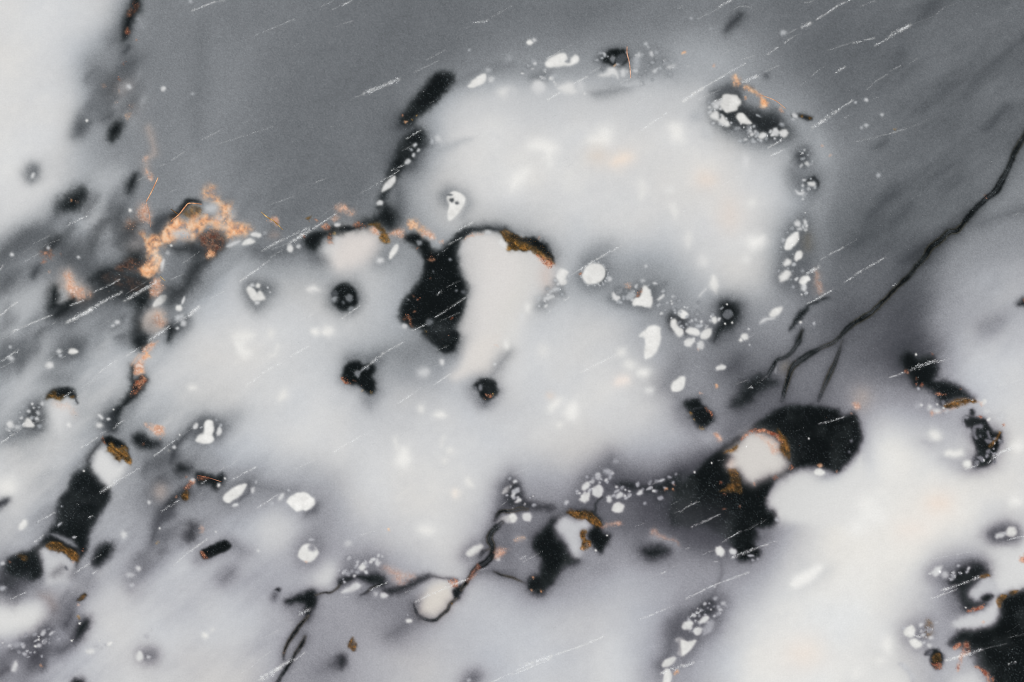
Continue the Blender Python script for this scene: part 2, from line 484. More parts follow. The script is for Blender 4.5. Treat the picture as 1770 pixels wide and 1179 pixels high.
S(240,405,355,340,2); S(380,325,460,290,1); S(245,690,345,630,3); S(420,580,520,530,3); S(540,500,615,465,2); S(750,570,820,545,2); S(0,725,100,690,1); S(10,860,120,790,1); S(850,725,975,650,2); S(950,640,1020,620,1); S(780,975,880,910,1); S(885,905,1075,780,3); S(1140,65,1179,40,2); S(1010,110,1075,90,1)

t(4,0)
d(158,58,[(-60,330),(100,330),(300,420),(480,560),(640,680),(800,830),(950,960),(1020,1100),(960,1190),(900,1000),(760,900),(560,700),(380,600),(150,560),(-60,560)],.8)
d(55,25,[(300,200),(330,140),(380,90),(410,100),(390,150),(340,190),(310,215)],.9)
d(110,45,[(180,760),(220,630),(340,590),(480,680),(720,820),(780,940),(680,1000),(480,1000),(300,920)],.85)
d(36,28,[(210,740),(250,660),(330,615),(400,650),(430,720),(520,740),(640,790),(690,850),(740,910),(720,950),(600,960),(500,930),(400,880),(340,870),(260,860),(220,800)])
d(80,20,[(200,640),(280,600),(370,590),(400,620),(280,640)],.7)
d(150,30,[(430,660),(520,680),(600,750),(560,760),(470,730)],.6)
e(58,32,835,1090,55,60,-30); d(165,25,[(930,960),(980,1000),(1010,1080),(950,1140),(930,1060)],.6)
ge(190,20,165,920,35,40); ge(205,25,430,1120,20,45); e(175,20,100,800,40,30); e(95,16,580,525,18)
chain([(210,720),(250,850),(420,900),(560,950),(720,930)],70,46)
chain([(820,1050),(860,1130)],60,14)
w(328,708,74,68,0,216); W([(200,740),(210,705),(250,690),(270,690),(250,740),(230,750)],200,7); W([(190,800),(205,775),(240,765),(250,820),(270,790),(300,820),(325,860),(300,872),(270,860),(240,840),(200,820)],212,7); W([(370,810),(385,780),(415,780),(450,820),(480,850),(440,858),(390,845)],220)
w(550,935,32,20,-30,210); w(520,925,10,14,0,170); w(540,968,12,10,0,180); w(518,962,8,8,0,160); w(488,978,16,8,0,170); w(640,915,28,26,-40,205); w(700,922,34,30,0,212); w(688,865,18,14,0,150,8); w(465,908,12,12,0,190,7); w(525,800,20,8,20,150)
d(80,10,[(440,595),(480,605),(500,640),(470,620)],.8)
R('orange',10,[(350,520),(375,530),(395,580),(370,600),(350,560)],30); R('orange',9,[(420,595),(460,600),(530,650),(590,720),(590,740),(550,730),(540,690),(480,640),(430,620)],70); N([(535,655),(640,695),(710,750)],7,'orange'); rs(445,688,12,'orange'); rs(565,720,24,'orange'); rs(680,770,25,'peach'); rs(15,365,16,'orange'); rs(220,450,12,'peach')
d(32,8,[(760,790),(800,785),(850,790),(885,810),(890,830),(860,835),(810,810),(770,805)]); rs(870,815,14,'brown'); rs(825,800,12,'brown'); w(780,798,22,17,20,195); w(765,825,12,9,0,170)
w(860,1130,15,12); w(830,1100,8,8,0,160); w(870,1070,6,6,0,150); w(60,130,10,10,0,160); w(195,200,8,8,0,150); w(695,228,18,16,0,175,7); rs(960,1010,12,'peach'); rs(1020,1075,12,'peach')
S(105,130,270,45,2); S(250,45,340,0,3); S(355,65,400,40,2); S(400,40,475,50,2); S(925,135,1070,45,3); S(1060,45,1179,-10,3); S(820,190,885,160,4); S(720,235,785,200,2); S(705,300,745,265,3); S(745,265,790,240,2); S(560,380,600,375,2); S(590,375,660,325,3); S(1000,352,1179,290,2); S(50,490,380,320,1); S(890,525,975,460,2); S(1055,505,1125,460,3); S(815,590,850,565,2); S(0,700,140,610,4); S(140,610,340,490,3); S(340,490,435,435,3); S(390,420,500,380,2); S(110,690,260,620,2); S(410,570,530,520,4); S(560,500,665,455,2); S(220,700,270,680,3); S(900,880,1060,770,4); S(1060,770,1179,690,3); S(850,945,910,880,1); S(590,1020,690,965,3); S(610,1075,700,1035,3); S(700,1040,790,990,1); S(1120,815,1150,790,2); S(840,20,905,10,2)

t(5,0)
d(72,30,[(900,900),(960,810),(1060,730),(1080,745),(1020,820),(960,880)],.8); d(76,25,[(140,1030),(200,970),(240,965),(200,1010)],.6)
w(90,693,12,12,0,190); w(198,793,12,12,0,185); w(88,862,14,14,0,180); w(55,880,10,10,0,170); w(15,705,8,8,0,175); rs(290,890,10,'gold')
S(0,300,145,262,3); S(150,315,250,260,3); S(250,250,390,175,4); S(400,175,560,110,1); S(570,100,620,60,2); S(610,55,720,20,1); S(45,45,150,5,2); S(850,50,930,15,1); S(1060,65,1135,40,1); S(95,620,160,555,2); S(160,555,235,515,2); S(255,490,330,455,2); S(390,440,440,405,2); S(0,985,300,910,2); S(250,925,390,880,2); S(390,880,640,780,1); S(60,1060,180,1030,1); S(940,1120,960,1115,2); S(140,685,170,670,2)

# ================================================================ second row
t(0,1)
d(205,65,[(-40,100),(350,60),(330,180),(150,330),(-40,430)],.9); d(176,50,[(650,0),(850,0),(760,200),(650,330),(560,280),(640,150)],.7); d(178,55,[(0,900),(150,800),(330,760),(330,900),(180,1040),(0,1120)],.9)
d(106,48,[(420,250),(330,330),(230,420),(60,540),(-40,620),(-40,720),(80,640),(250,520),(360,400),(440,300)],.9)
d(22,28,[(400,250),(440,180),(500,130),(570,110),(600,130),(600,190),(560,250),(510,285),(440,280)])
d(30,22,[(870,150),(890,70),(930,20),(945,40),(930,110),(895,165)])
d(105,28,[(190,60),(200,0),(260,-30),(260,40),(220,80)],.8)
d(95,40,[(760,330),(820,240),(900,160),(900,240),(840,330)],.6)
d(82,50,[(430,560),(520,540),(640,600),(640,700),(520,700),(450,640)],.8)
d(38,32,[(290,540),(340,480),(420,450),(420,500),(380,550),(320,560)])
d(72,22,[(215,720),(240,670),(280,650),(270,700),(230,740)])
d((186,176,170),32,[(420,740),(460,680),(520,740),(640,850),(570,900),(480,880),(420,880),(400,800)],.9); ge(190,22,425,870,25,45)
d(28,28,[(340,920),(350,840),(390,800),(410,850),(400,900),(440,930),(400,960),(340,970)]); d(20,16,[(370,1000),(420,940),(460,900),(500,870),(510,890),(490,930),(440,980),(400,1010)])
d(32,36,[(650,760),(720,710),(830,710),(1000,720),(1050,760),(1040,820),(1000,880),(930,900),(850,880),(750,850),(680,820)],.95)
d(44,30,[(380,1000),(500,900),(700,810),(900,740),(1000,780),(960,880),(800,890),(600,950),(440,1030)],.75)
d(28,32,[(860,610),(880,550),(940,540),(990,560),(1000,640),(960,680),(880,690),(760,720),(700,740),(640,750),(700,700),(800,680)])
d(26,25,[(940,880),(1010,850),(1030,880),(1000,960),(990,1020),(1010,1080),(1000,1200),(930,1200),(930,1080),(950,980)])
d(58,30,[(1050,370),(1090,320),(1179,300),(1179,350),(1120,400),(1100,450),(1060,420)],.9)
d((196,184,176),20,[(980,1050),(1020,970),(1100,960),(1140,1020),(1130,1080),(1060,1120),(1000,1100)])
d((170,160,156),40,[(880,480),(940,380),(1000,420),(1000,520),(900,540)],.6)
R('red',12,[(280,560),(330,540),(380,590),(370,610),(310,590)],30,.8); rs(305,628,18); rs(345,690,14,'peach'); rs(420,575,9)
R('peach',18,[(440,720),(470,690),(510,760),(580,820),(630,860),(560,880),(500,860),(470,820)],120); rs(490,855,18,'dred')
R('dred',14,[(840,640),(900,620),(980,640),(960,690),(860,690),(800,680)],70,.5); R('dred',16,[(700,740),(780,720),(900,740),(1000,790),(940,830),(800,800)],50,.22)
R('orange',12,[(960,420),(1000,430),(1010,470),(1080,450),(1110,440),(1120,500),(1100,580),(1110,650),(1090,700),(1040,740),(990,730),(960,690),(1000,640),(1000,560),(990,490)],350,.95)
e((216,198,180),18,1075,600,16,40,0,.8)
R('peach',14,[(1040,760),(1100,750),(1130,800),(1120,840),(1080,890),(1040,870),(1030,810)],130,.85); R('peach',14,[(1050,1050),(1060,1000),(1100,975),(1130,990),(1140,1050),(1100,1090)],80,.75)
R('peach',20,[(940,300),(960,240),(1000,220),(1030,270),(1040,380),(1000,350),(960,340)],90); R('peach',18,[(870,410),(880,350),(930,360),(920,410)],30); R('peach',10,[(1000,0),(1030,20),(1060,60),(1040,65),(1010,40)],20)
N([(1092,48),(1050,140),(1010,215)],12,'orange'); N([(1010,220),(1030,290),(1040,390)],7,'peach'); N([(1105,730),(1142,762)],7,'gold')
rs(490,195,10,'orange'); rs(530,215,12,'peach')
smudges([(0,560),(420,300),(900,200),(900,500),(640,720),(420,640),(240,760),(0,900)],50,50,110,9,30,.5,5)
smudges([(0,940),(500,1000),(940,960),(940,1179),(0,1179)],34,70,125,9,28,.5,6)
w(895,278,12); w(330,533,12,12,0,180); w(85,580,15,11,20,200); w(540,597,9,9,0,190); w(228,35,12,22,20,200); W([(1055,930),(1080,890),(1130,860),(1155,865),(1150,895),(1100,935),(1065,945)],216); w(1120,645,14,44,10,205,7); w(1155,565,12,12,0,185); w(810,1050,20,15,0,195,9); w(780,1075,12,10,0,185,6)
S(455,385,600,310,3); S(600,290,720,220,2); S(225,310,265,295,1); S(220,510,340,450,2); S(75,620,220,530,1); S(300,520,410,475,2); S(160,635,270,570,2); S(650,840,830,750,3); S(460,1050,640,950,4); S(620,960,840,840,4); S(480,930,580,895,3); S(0,1000,120,910,3); S(360,1060,385,1045,2); S(90,1110,360,995,3); S(0,1179,150,1080,2); S(860,900,1080,770,4); S(680,1085,790,1010,1); S(870,850,1020,760,2); S(0,690,20,655,3); S(1020,1179,1179,1070,4); S(945,70,1000,45,2); S(480,1040,640,960,4)

t(1,1)
d(84,40,[(600,520),(720,540),(870,520),(920,500),(1040,570),(1080,620),(1000,640),(900,560),(760,600),(650,600),(560,560)],.7)
d(208,30,[(1060,520),(1120,470),(1179,450),(1179,640),(1120,620),(1060,570)],.8)
d(38,30,[(0,520),(60,520),(150,500),(230,520),(240,570),(180,600),(120,560),(40,560)],.95)
d(42,34,[(340,490),(370,510),(300,600),(230,680),(180,760),(100,850),(60,900),(-10,920),(-20,800),(60,780),(110,680),(160,610),(260,590)],.9)
d(110,30,[(20,620),(90,600),(80,680),(10,760),(-20,700)],.7)
d(60,30,[(0,1060),(60,1000),(120,1010),(100,1090),(20,1140),(0,1150)],.8); d(32,18,[(-20,1060),(30,1090),(0,1170),(-20,1170)])
d(92,38,[(500,830),(540,760),(640,760),(710,800),(700,860),(640,940),(590,960),(540,920)],.95)
d(28,9,[(0,320),(50,270),(100,210),(150,195),(200,210),(210,225),(150,225),(110,260),(60,300),(20,340)])
d(20,14,[(930,470),(960,440),(1040,410),(1090,420),(1060,460),(1040,500),(1000,550),(950,540),(920,500)]); d(20,10,[(1090,410),(1130,385),(1200,385),(1200,440),(1130,440),(1110,470),(1090,460)])
e(98,32,1204,875,130,125,0,.8)
R('brown',14,[(90,290),(130,250),(190,245),(220,280),(200,310),(130,320)],60,.6)
R('orange',14,[(-70,470),(-40,410),(0,370),(60,320),(70,420),(20,480),(-40,520)],60,.92)
R('orange',20,[(230,180),(240,130),(290,110),(300,170),(350,200),(370,230),(430,240),(420,290),(440,350),(500,370),(550,400),(520,440),(450,460),(400,480),(380,440),(300,420),(240,400),(200,440),(120,480),(40,440),(-10,450),(-10,380),(40,340),(120,350),(160,280),(220,310),(260,300),(300,330),(340,260),(290,210)],750,.92)
e(192,16,290,262,46,32,0,.9); e(186,22,75,435,58,26,0,.9); e(196,14,330,330,26,18,0,.6); e(150,12,190,330,26,14,-30,.6); e(168,22,425,300,18,36,0,.7); e((216,196,178),16,360,390,40,26,0,.7); e(150,12,270,390,28,16,0,.8)
d(34,20,[(200,460),(250,420),(300,420),(370,460),(370,520),(320,560),(280,600),(240,590),(240,540),(200,510)],.85)
R('red',14,[(200,460),(250,420),(300,420),(370,460),(370,520),(320,560),(280,600),(240,590),(240,540),(200,510)],200,.5); R('orange',12,[(240,580),(260,550),(300,560),(300,600),(250,600)],60)
N([(0,350),(60,300),(100,250),(130,225),(215,232)],13,'orange'); N([(0,265),(50,300)],9,'brown')
W([(552,443),(575,428),(615,430),(626,445),(605,460),(570,458)],214); W([(495,515),(510,485),(550,468),(585,490),(550,510)],216); W([(390,525),(430,495),(480,485),(460,510),(410,530)],200,7); w(650,428,12,9,0,150); w(825,540,22,22,0,212); w(885,528,14,14,0,190); w(1155,377,22,13,-10,205)
w(58,947,22,20); w(88,895,9,28,20,205); w(60,1010,35,22,-25,180,8); w(85,1050,20,25,0,190,7); w(45,1085,12,10,0,190); w(5,515,8)
W([(525,820),(545,800),(580,820),(600,845),(625,830),(655,870),(650,895),(600,900),(570,900),(545,870)],218,6); w(607,797,16); w(565,793,16,12,0,190); w(600,915,20,14,0,200,6); w(675,810,6,6,0,180); w(690,840,6,6,0,180)
N([(625,285),(665,320),(715,350),(775,408)],11,'gold'); R('peach',8,[(660,340),(690,325),(730,340),(740,370),(690,360)],25); e((150,135,128),18,715,440,30,20,0,.5)
rs(960,340,18,'brown'); rs(1010,355,12,'red'); R('red',8,[(1040,380),(1080,370),(1090,400),(1060,400)],25); R('peach',14,[(1140,260),(1179,235),(1210,260),(1190,290),(1150,290)],30); rs(1135,335,22,'peach'); R('dred',7,[(1095,430),(1110,430),(1115,490),(1095,480)],25); rs(1135,425,12,'gold'); rs(920,465,10)
ge(223,14,1000,1110,28,24); ge(222,18,1085,1105,40,25); ge(220,25,510,1145,70,30); ge(215,20,690,1130,20,26); ge(214,18,985,820,35,18)
S(675,240,850,175,2); S(1000,80,1080,50,2); S(480,765,680,620,3); S(630,555,830,450,3); S(830,450,960,390,3); S(700,545,830,490,2); S(810,510,1000,390,4); S(1000,390,1140,300,3); S(690,600,770,550,2); S(1020,330,1179,210,1); S(275,880,370,835,2); S(905,1030,985,990,2); S(100,1020,195,940,4); S(0,750,90,710,2); S(80,640,200,560,2); S(0,140,40,130,2); S(20,1060,100,1010,2)

t(2,1)
e(18,9,25,875,94,94) if False else d(18,9,ell(25,875,94,94,0))
w(55,880,26,26,0,112); w(12,915,10,10,0,90); w(68,955,22,16,-20,130); w(-49,890,25,20,0,150,8); w(-49,850,26,22,0,75)
d(88,40,[(380,80),(430,150),(430,320),(380,400),(350,250)],.7)
d((213,207,203),38,[(0,430),(80,400),(190,400),(250,440),(270,500),(240,580),(140,660),(50,690),(-40,680),(-60,560)],.95)
d((205,203,200),64,[(980,430),(1260,500),(1420,620),(1400,760),(1300,900),(1180,1060),(1110,1250),(1000,1380),(920,1180),(960,800)],.8)
d((212,209,207),28,[(830,500),(880,440),(980,420),(1060,440),(1130,520),(1200,560),(1230,680),(1170,820),(1100,960),(1050,1120),(1010,1260),(960,1400),(880,1420),(780,1440),(820,1340),(800,1180),(820,1050),(870,930),(885,820),(850,740),(815,640)],.72)
d(165,30,[(560,440),(640,450),(700,500),(680,550),(620,540)],.8)
d(92,22,[(820,420),(900,370),(1050,360),(1179,420),(1100,420),(960,395)],.6)
d(25,14,[(340,0),(430,-10),(390,60),(340,130),(290,200),(260,250),(240,240),(270,160),(310,60)],.9); d(22,26,[(130,350),(200,320),(260,270),(300,220),(350,250),(390,310),(380,370),(340,400),(250,370),(180,380)])
d(30,14,[(-10,410),(30,390),(110,380),(160,380),(110,400),(20,420)])
d(17,13,[(430,470),(480,430),(540,425),(560,460),(600,500),(620,545),(680,545),(740,490),(800,430),(880,400),(870,430),(830,480),(805,540),(800,620),(820,720),(870,800),(860,900),(830,1000),(790,1080),(800,1150),(790,1215),(740,1250),(700,1245),(640,1200),(580,1120),(480,1070),(420,1040),(400,980),(440,880),(500,820),(540,740),(570,640),(550,580),(500,520)])
d(28,12,[(800,430),(870,390),(960,385),(1060,395),(1120,415),(1179,440),(1179,460),(1100,430),(1000,410),(900,415),(840,450)])
d(28,10,[(1100,410),(1179,430),(1240,455),(1310,460),(1360,480),(1410,510),(1450,560),(1470,620),(1440,610),(1360,560),(1240,550),(1160,540),(1120,470)])
d(110,35,[(720,240),(690,180),(740,130),(770,160),(730,220)],.8); d(135,36,[(700,180),(760,120),(860,150),(895,240),(840,330),(860,200),(780,140)],.6)
d(122,35,ell(310,600,80,50,-45),.7)
R('dred',8,[(85,370),(120,350),(160,380),(140,400),(110,390)],30); R('brown',9,[(180,370),(240,350),(300,400),(330,450),(325,490),(290,500),(260,470),(270,420),(230,390)],180); R('peach',12,[(190,400),(240,395),(260,440),(220,430)],30); R('peach',15,[(0,240),(40,260),(100,280),(60,310),(0,300)],40)
R('peach',16,[(340,430),(400,400),(440,420),(420,460),(360,450)],60); R('orange',12,[(460,360),(490,340),(560,380),(580,420),(550,420),(510,390),(480,395)],60); R('peach',14,[(560,440),(610,410),(650,440),(640,470),(600,460)],50); rs(690,490,20,'peach')
R('peach',9,[(850,470),(900,430),(980,425),(900,450)],40,.6); R('brown',6,[(1088,424),(1180,436),(1260,456),(1340,490),(1400,528),(1450,590),(1468,640),(1420,628),(1340,580),(1280,550),(1180,550),(1140,545),(1128,480)],420,1.0); R('red',6,[(1340,575),(1400,600),(1462,640),(1440,670),(1370,620)],60,.7)
W([(280,140),(295,95),(340,50),(375,35),(380,70),(345,115),(300,140)],212); w(265,220,24,20,-30,205)
w(537,498,20,20,0,130); w(605,1045,24,24,0,108); w(437,1070,20,18,0,200); w(850,840,16,14,0,88); w(798,828,9,9,0,115); w(752,615,9,9,0,120); w(630,695,6,6,0,100); w(465,890,6,6,0,120); w(655,1125,6,6,0,100)
rs(615,605,22); rs(508,860,10); rs(515,970,10); rs(543,880,6); rs(612,748,6); rs(770,1020,7); rs(525,540,8); R('dred',6,[(425,1000),(460,990),(490,1040),(490,1070),(460,1030),(430,1020)],40); rs(585,1125,16,'gold')
W([(1090,490),(1110,475),(1140,500),(1145,540),(1120,535),(1095,515)],216,6); w(1015,428,22,14,0,195,7)
W([(760,145),(800,140),(845,180),(850,220),(820,290),(780,330),(740,345),(732,300),(740,240),(730,190)],222); w(760,208,16,14,0,75); w(797,225,13,10,0,95); w(748,168,18,9,0,115)
W([(330,600),(345,550),(375,510),(395,520),(385,560),(350,605)],218); w(270,622,25,20,0,202,9)
S(135,155,230,100,2); S(230,100,400,0,3); S(810,410,910,355,3); S(0,1025,130,930,3); S(200,860,290,810,1); S(640,1020,740,955,3); S(740,955,860,875,3); S(490,1105,590,1060,3); S(680,1040,820,980,2); S(660,860,700,825,3); S(720,810,830,755,2); S(740,510,830,460,3); S(660,590,740,530,2); S(420,1175,450,1160,2); S(170,890,240,840,1)

t(3,1)
g(226,32,[(0,40),(60,0),(120,0),(80,70),(20,120),(-10,130)]); g(216,22,[(880,80),(910,70),(930,110),(910,180),(880,200)]); g(215,16,[(1080,240),(1130,230),(1150,300),(1120,330)]); ge(214,18,1090,130,30,30); e(214,50,400,60,60,40,0,.5)
d(112,32,[(-100,395),(100,415),(250,470),(325,560),(310,640),(260,560),(100,450)],.6)
d(118,40,[(500,600),(560,520),(680,480),(700,540),(620,620)],.5); d(132,50,[(660,760),(800,780),(960,740),(1100,780),(1179,850),(1060,940),(900,960),(760,920),(680,840)],.6)
d(115,34,[(440,720),(500,620),(620,600),(690,690),(660,790),(560,830),(460,790)],.9); d(85,30,[(840,940),(760,920),(680,900),(700,860),(980,780),(1000,900),(920,970)],.7); d(115,35,[(180,930),(280,820),(340,780),(360,830),(280,900),(220,950)],.8)
d(17,10,[(0,440),(60,455),(130,460),(180,480),(230,510),(270,560),(290,620),(250,600),(180,540),(90,490),(0,460)])
d(45,24,[(1080,1010),(1110,980),(1150,1000),(1200,1010),(1200,1130),(1150,1100),(1110,1100),(1080,1060)],.95)
e((200,180,170),35,240,730,30,80,0,.45)
R('red',10,[(170,590),(230,600),(290,640),(260,680),(220,640)],80,.8); rs(180,470,8,'peach')
k(60,8,8,[(650,690),(640,740),(600,780)])
chain([(190,900),(300,820),(380,760)],60,20)
chain([(690,870),(820,850),(1000,860),(1140,1000)],80,36)
W([(485,720),(510,665),(560,638),(615,645),(645,690),(635,740),(590,780),(530,785),(495,760)],218); rs(478,715,12,'dred'); W([(305,740),(315,695),(350,680),(385,705),(370,745),(375,780),(345,795),(325,770)],216,6); w(675,750,16,16,0,190,6)
W([(690,865),(700,840),(720,860),(745,870),(745,890),(715,900),(695,885)],208); w(770,880,10,16,0,160); w(818,862,36,30,-30,172,6); W([(835,930),(850,880),(880,870),(905,800),(930,795),(960,850),(972,900),(960,945),(900,940)],222); R('dred',6,[(850,860),(885,810),(900,820),(870,870)],40,.7); rs(800,790,24,'peach'); w(905,760,14,12,0,180,7); w(985,780,14,10,0,190,6); W([(1005,890),(1040,855),(1050,865),(1025,895)],208); w(930,660,10,10,0,185)
w(300,825,22,14,-20,185,7); w(262,880,40,16,-20,198,7); w(185,885,12,12,0,180,6); ge(218,18,110,945,20,28); ge(208,16,70,1010,16,20)
W([(1095,1070),(1105,1030),(1135,1030),(1150,1070),(1179,1100),(1179,1140),(1150,1150),(1120,1110)],220); w(1184,993,32,30)
W([(880,1140),(920,1100),(960,1070),(1020,1080),(1030,1130),(1030,1179),(1000,1260),(950,1295),(915,1290),(920,1179),(905,1150)],226,6)
for q in range(26):
    a = q * 0.3; w(568 + 92*math.cos(a) + random.uniform(-8, 8), 712 + 84*math.sin(a) + random.uniform(-8, 8), random.uniform(3, 6), None, 0, 175)
S(460,690,590,610,3); S(590,610,760,515,3); S(390,735,460,690,2); S(535,515,590,480,1); S(660,440,710,410,1); S(365,895,395,875,3); S(115,865,170,835,1); S(240,990,270,965,2); S(1000,400,1020,395,2)

t(4,1)
d(130,48,[(860,280),(960,280),(1010,560),(990,800),(900,920),(870,600)],.6)
d(150,50,[(900,-100),(990,-20),(1030,120),(970,300),(900,420),(850,200)],.75)
e((221,208,198),45,160,60,60,50,0,.7); e((214,201,192),55,320,300,70,110,0,.5)
d(95,48,[(740,0),(830,0),(950,30),(930,150),(860,170),(760,130)],.8); d(90,46,[(690,520),(720,420),(800,330),(880,350),(900,600),(900,840),(800,860),(660,780),(660,640)],.85)
d(30,10,[(855,85),(865,55),(900,42),(935,65),(938,100),(915,122),(925,85),(890,66)],.9)
g(228,32,[(440,490),(480,460),(560,450),(560,500),(500,545),(460,530)]); ge(216,22,470,225,25,25); ge(214,20,435,615,20); g(222,12,[(190,790),(195,745),(215,730),(250,780),(230,840),(200,800)]); k(205,9,11,[(165,815),(125,860)]); ge(210,25,140,620,40,40); ge(212,25,35,480,26,50)
d(80,45,[(200,1000),(260,870),(400,880),(440,980),(380,1100),(250,1179),(180,1100)],.75); d(18,20,[(250,960),(270,910),(320,900),(370,930),(390,990),(370,1050),(330,1090),(270,1110),(240,1160),(210,1179),(230,1100),(260,1040)])
d(20,12,[(740,1110),(760,1050),(800,980),(860,940),(960,890),(1000,880),(960,905),(880,935),(850,980),(800,1030),(760,1090)]); d(25,12,[(780,1179),(800,1140),(815,1100),(825,1110),(815,1160),(800,1190)])
chain([(800,40),(880,120),(800,180)],60,14)
chain([(820,330),(760,480),(720,640),(780,780),(840,830)],80,34)
chain([(0,1060),(120,1060),(220,1000)],90,26)
w(890,92,28,18,0,210); W([(780,140),(800,150),(835,145),(830,165),(805,172),(785,160)],195,6)
w(790,365,22,20,0,205,6); w(845,358,13,18,20,200,6); w(828,385,10,10,0,185); w(803,400,16,12,0,190); W([(705,540),(715,480),(750,440),(790,420),(800,450),(795,490),(750,535)],226); w(797,588,36,28,-45,218); w(720,632,30,22,-40,214,6); w(708,725,44,30,-48,216,8); w(842,757,40,28,-40,220); w(840,810,20,20,0,200,7); w(825,695,10,10,0,150); w(765,808,10,10,0,150)
W([(275,990),(295,960),(330,958),(350,985),(345,1010),(315,1025),(290,1015)],102,4); w(217,1030,22,24,30,215); w(345,1050,6); w(295,1055,6); w(305,922,5); w(270,945,14,5,-30,160)
W([(20,1115),(50,1085),(100,1090),(118,1120),(95,1140),(50,1130)],216); W([(122,1130),(150,1095),(195,1090),(200,1125),(170,1160),(130,1160)],216); w(50,1177,38,20,-15,212); w(432,1148,25,24,0,215); w(400,1172,12); w(457,1097,7,7,0,190); w(65,1037,8,8,0,185); w(32,945,7,7,0,180); w(185,1035,8,8,0,180)
W([(600,1000),(620,960),(665,938),(690,945),(670,985),(630,1015)],218,6); W([(535,1055),(560,1020),(600,1015),(635,1020),(590,1035),(550,1055)],200,7)
R('peach',18,[(920,700),(950,720),(975,830),(930,830)],30,.45); e((105,100,90),25,860,490,25,60,0,.5); w(810,1045,8); w(905,1055,10,10,0,175)
k(118,5,5,[(940,440),(1010,560)],.7); k(122,5,5,[(1090,655),(1145,745)],.7)
S(850,715,940,665,4); S(950,620,1020,575,2); S(1020,575,1110,530,3); S(1110,530,1179,490,2); S(860,920,960,870,3); S(940,880,1040,820,3); S(1110,775,1179,735,3); S(175,125,235,95,2); S(240,125,390,30,2); S(260,490,330,455,1); S(80,1005,170,960,1); S(880,1075,915,1050,2); S(460,1150,490,1135,2); S(0,285,40,265,2)

t(5,1)
d(142,58,[(1179,60),(1240,60),(1240,520),(760,640),(660,520),(900,330)],.55)
d(128,40,[(960,240),(1179,120),(1240,120),(1220,200),(1000,280)],.7); d(98,34,[(850,360),(980,310),(1179,240),(1230,240),(1179,300),(1000,340),(900,390)],.7); d(125,45,ell(940,1060,90,50,-20),.7)
d(70,35,[(90,330),(140,260),(260,140),(300,150),(200,260),(120,340)],.7); d(75,30,[(250,350),(340,270),(400,230),(380,290),(290,360)],.7); d(64,38,[(330,640),(380,560),(480,520),(470,580),(400,640)],.8); d(70,40,[(-20,520),(60,450),(160,420),(120,480),(20,540)],.6)
d(50,38,[(430,560),(500,500),(620,420),(800,290),(820,310),(660,470),(560,560),(480,620),(420,620)],.7); d(72,70,[(100,1000),(300,850),(430,760),(450,900),(400,1120),(250,1200),(120,1100)],.5)
d(160,50,[(560,1000),(700,900),(900,880),(900,1000),(700,1100),(560,1179)],.5)
d(28,16,[(1130,920),(1179,880),(1230,880),(1230,930),(1160,930)]); rs(1185,890,16,'dred'); rs(915,190,18); w(895,182,10,8,0,130)
S(10,720,60,690,3); S(60,690,230,595,3); S(270,800,300,775,3); S(405,195,465,165,1); S(1100,315,1140,295,2); S(0,490,25,475,2)
w(175,30,14,14,0,170)
# ================================================================ third row
t(0,2)
d(180,50,[(0,480),(120,260),(250,60),(320,0),(300,150),(200,350),(80,500),(0,560)],.8); d(100,40,[(0,180),(40,60),(150,0),(180,0),(120,100),(40,200)],.8)
d(78,42,[(380,110),(440,40),(520,0),(570,40),(550,100),(450,120)],.9); d(120,55,[(330,250),(420,200),(480,260),(380,320)],.7); d(120,40,[(0,660),(60,590),(180,600),(300,600),(200,680),(60,700)],.8)
d(110,40,[(120,600),(200,450),(310,400),(330,520),(260,620)],.7); d(52,28,[(180,560),(200,480),(250,430),(300,440),(300,520),(270,590),(220,600)],.9)
d(206,32,[(330,430),(400,400),(480,420),(500,480),(460,560),(420,640),(380,580),(340,500)],.9)
d(110,40,[(1000,800),(1150,760),(1179,900),(1100,980),(1040,920)],.7); d(60,25,[(1110,1150),(1179,1090),(1200,1170),(1130,1190)],.9)
ge(220,38,45,1000,68,58); d(60,18,[(-20,1110),(40,1090),(60,1110),(-20,1160)])
d(110,36,[(690,560),(760,440),(880,340),(900,160),(1010,220),(1000,320),(850,560),(760,640)],.7)
d(24,14,[(910,170),(930,180),(920,260),(960,240),(1000,250),(1005,290),(960,370),(880,430),(830,500),(800,570),(770,610),(740,560),(760,490),(830,430),(890,330),(900,240)])
d(30,20,[(940,-30),(1010,-30),(980,40),(950,30)]); d(62,28,[(700,560),(760,480),(800,560),(780,620),(720,600)],.8)
d(22,9,[(320,385),(350,340),(420,318),(490,320),(520,350),(525,390),(500,390),(470,375),(420,400),(380,380),(340,385)]); k(58,8,10,[(515,370),(535,430)])
d(24,16,[(920,680),(940,640),(1000,640),(1060,680),(1100,690),(1110,720),(1060,745),(1000,750),(950,730)])
d(48,16,[(610,830),(680,720),(690,690),(650,720),(600,810)],.9)
d(20,14,[(570,870),(620,840),(650,900),(700,970),(750,1010),(760,1060),(740,1120),(700,1179),(660,1260),(620,1360),(600,1440),(550,1500),(530,1430),(430,1360),(330,1340),(380,1250),(400,1150),(440,1060),(490,960),(530,900)])
d(208,20,[(640,830),(660,770),(710,730),(770,780),(810,830),(870,850),(850,920),(790,980),(740,1000),(680,930),(645,890)])
d(17,8,[(700,680),(720,650),(760,650),(820,680),(870,720),(890,790),(860,740),(780,730),(740,720)])
R('brown',6,[(735,730),(770,690),(800,730),(860,720),(885,790),(900,840),(885,855),(850,820),(810,820),(770,770)],260,.95); R('red',4,[(700,655),(715,650),(722,700),(710,705)],20); rs(760,710,12,'gold')
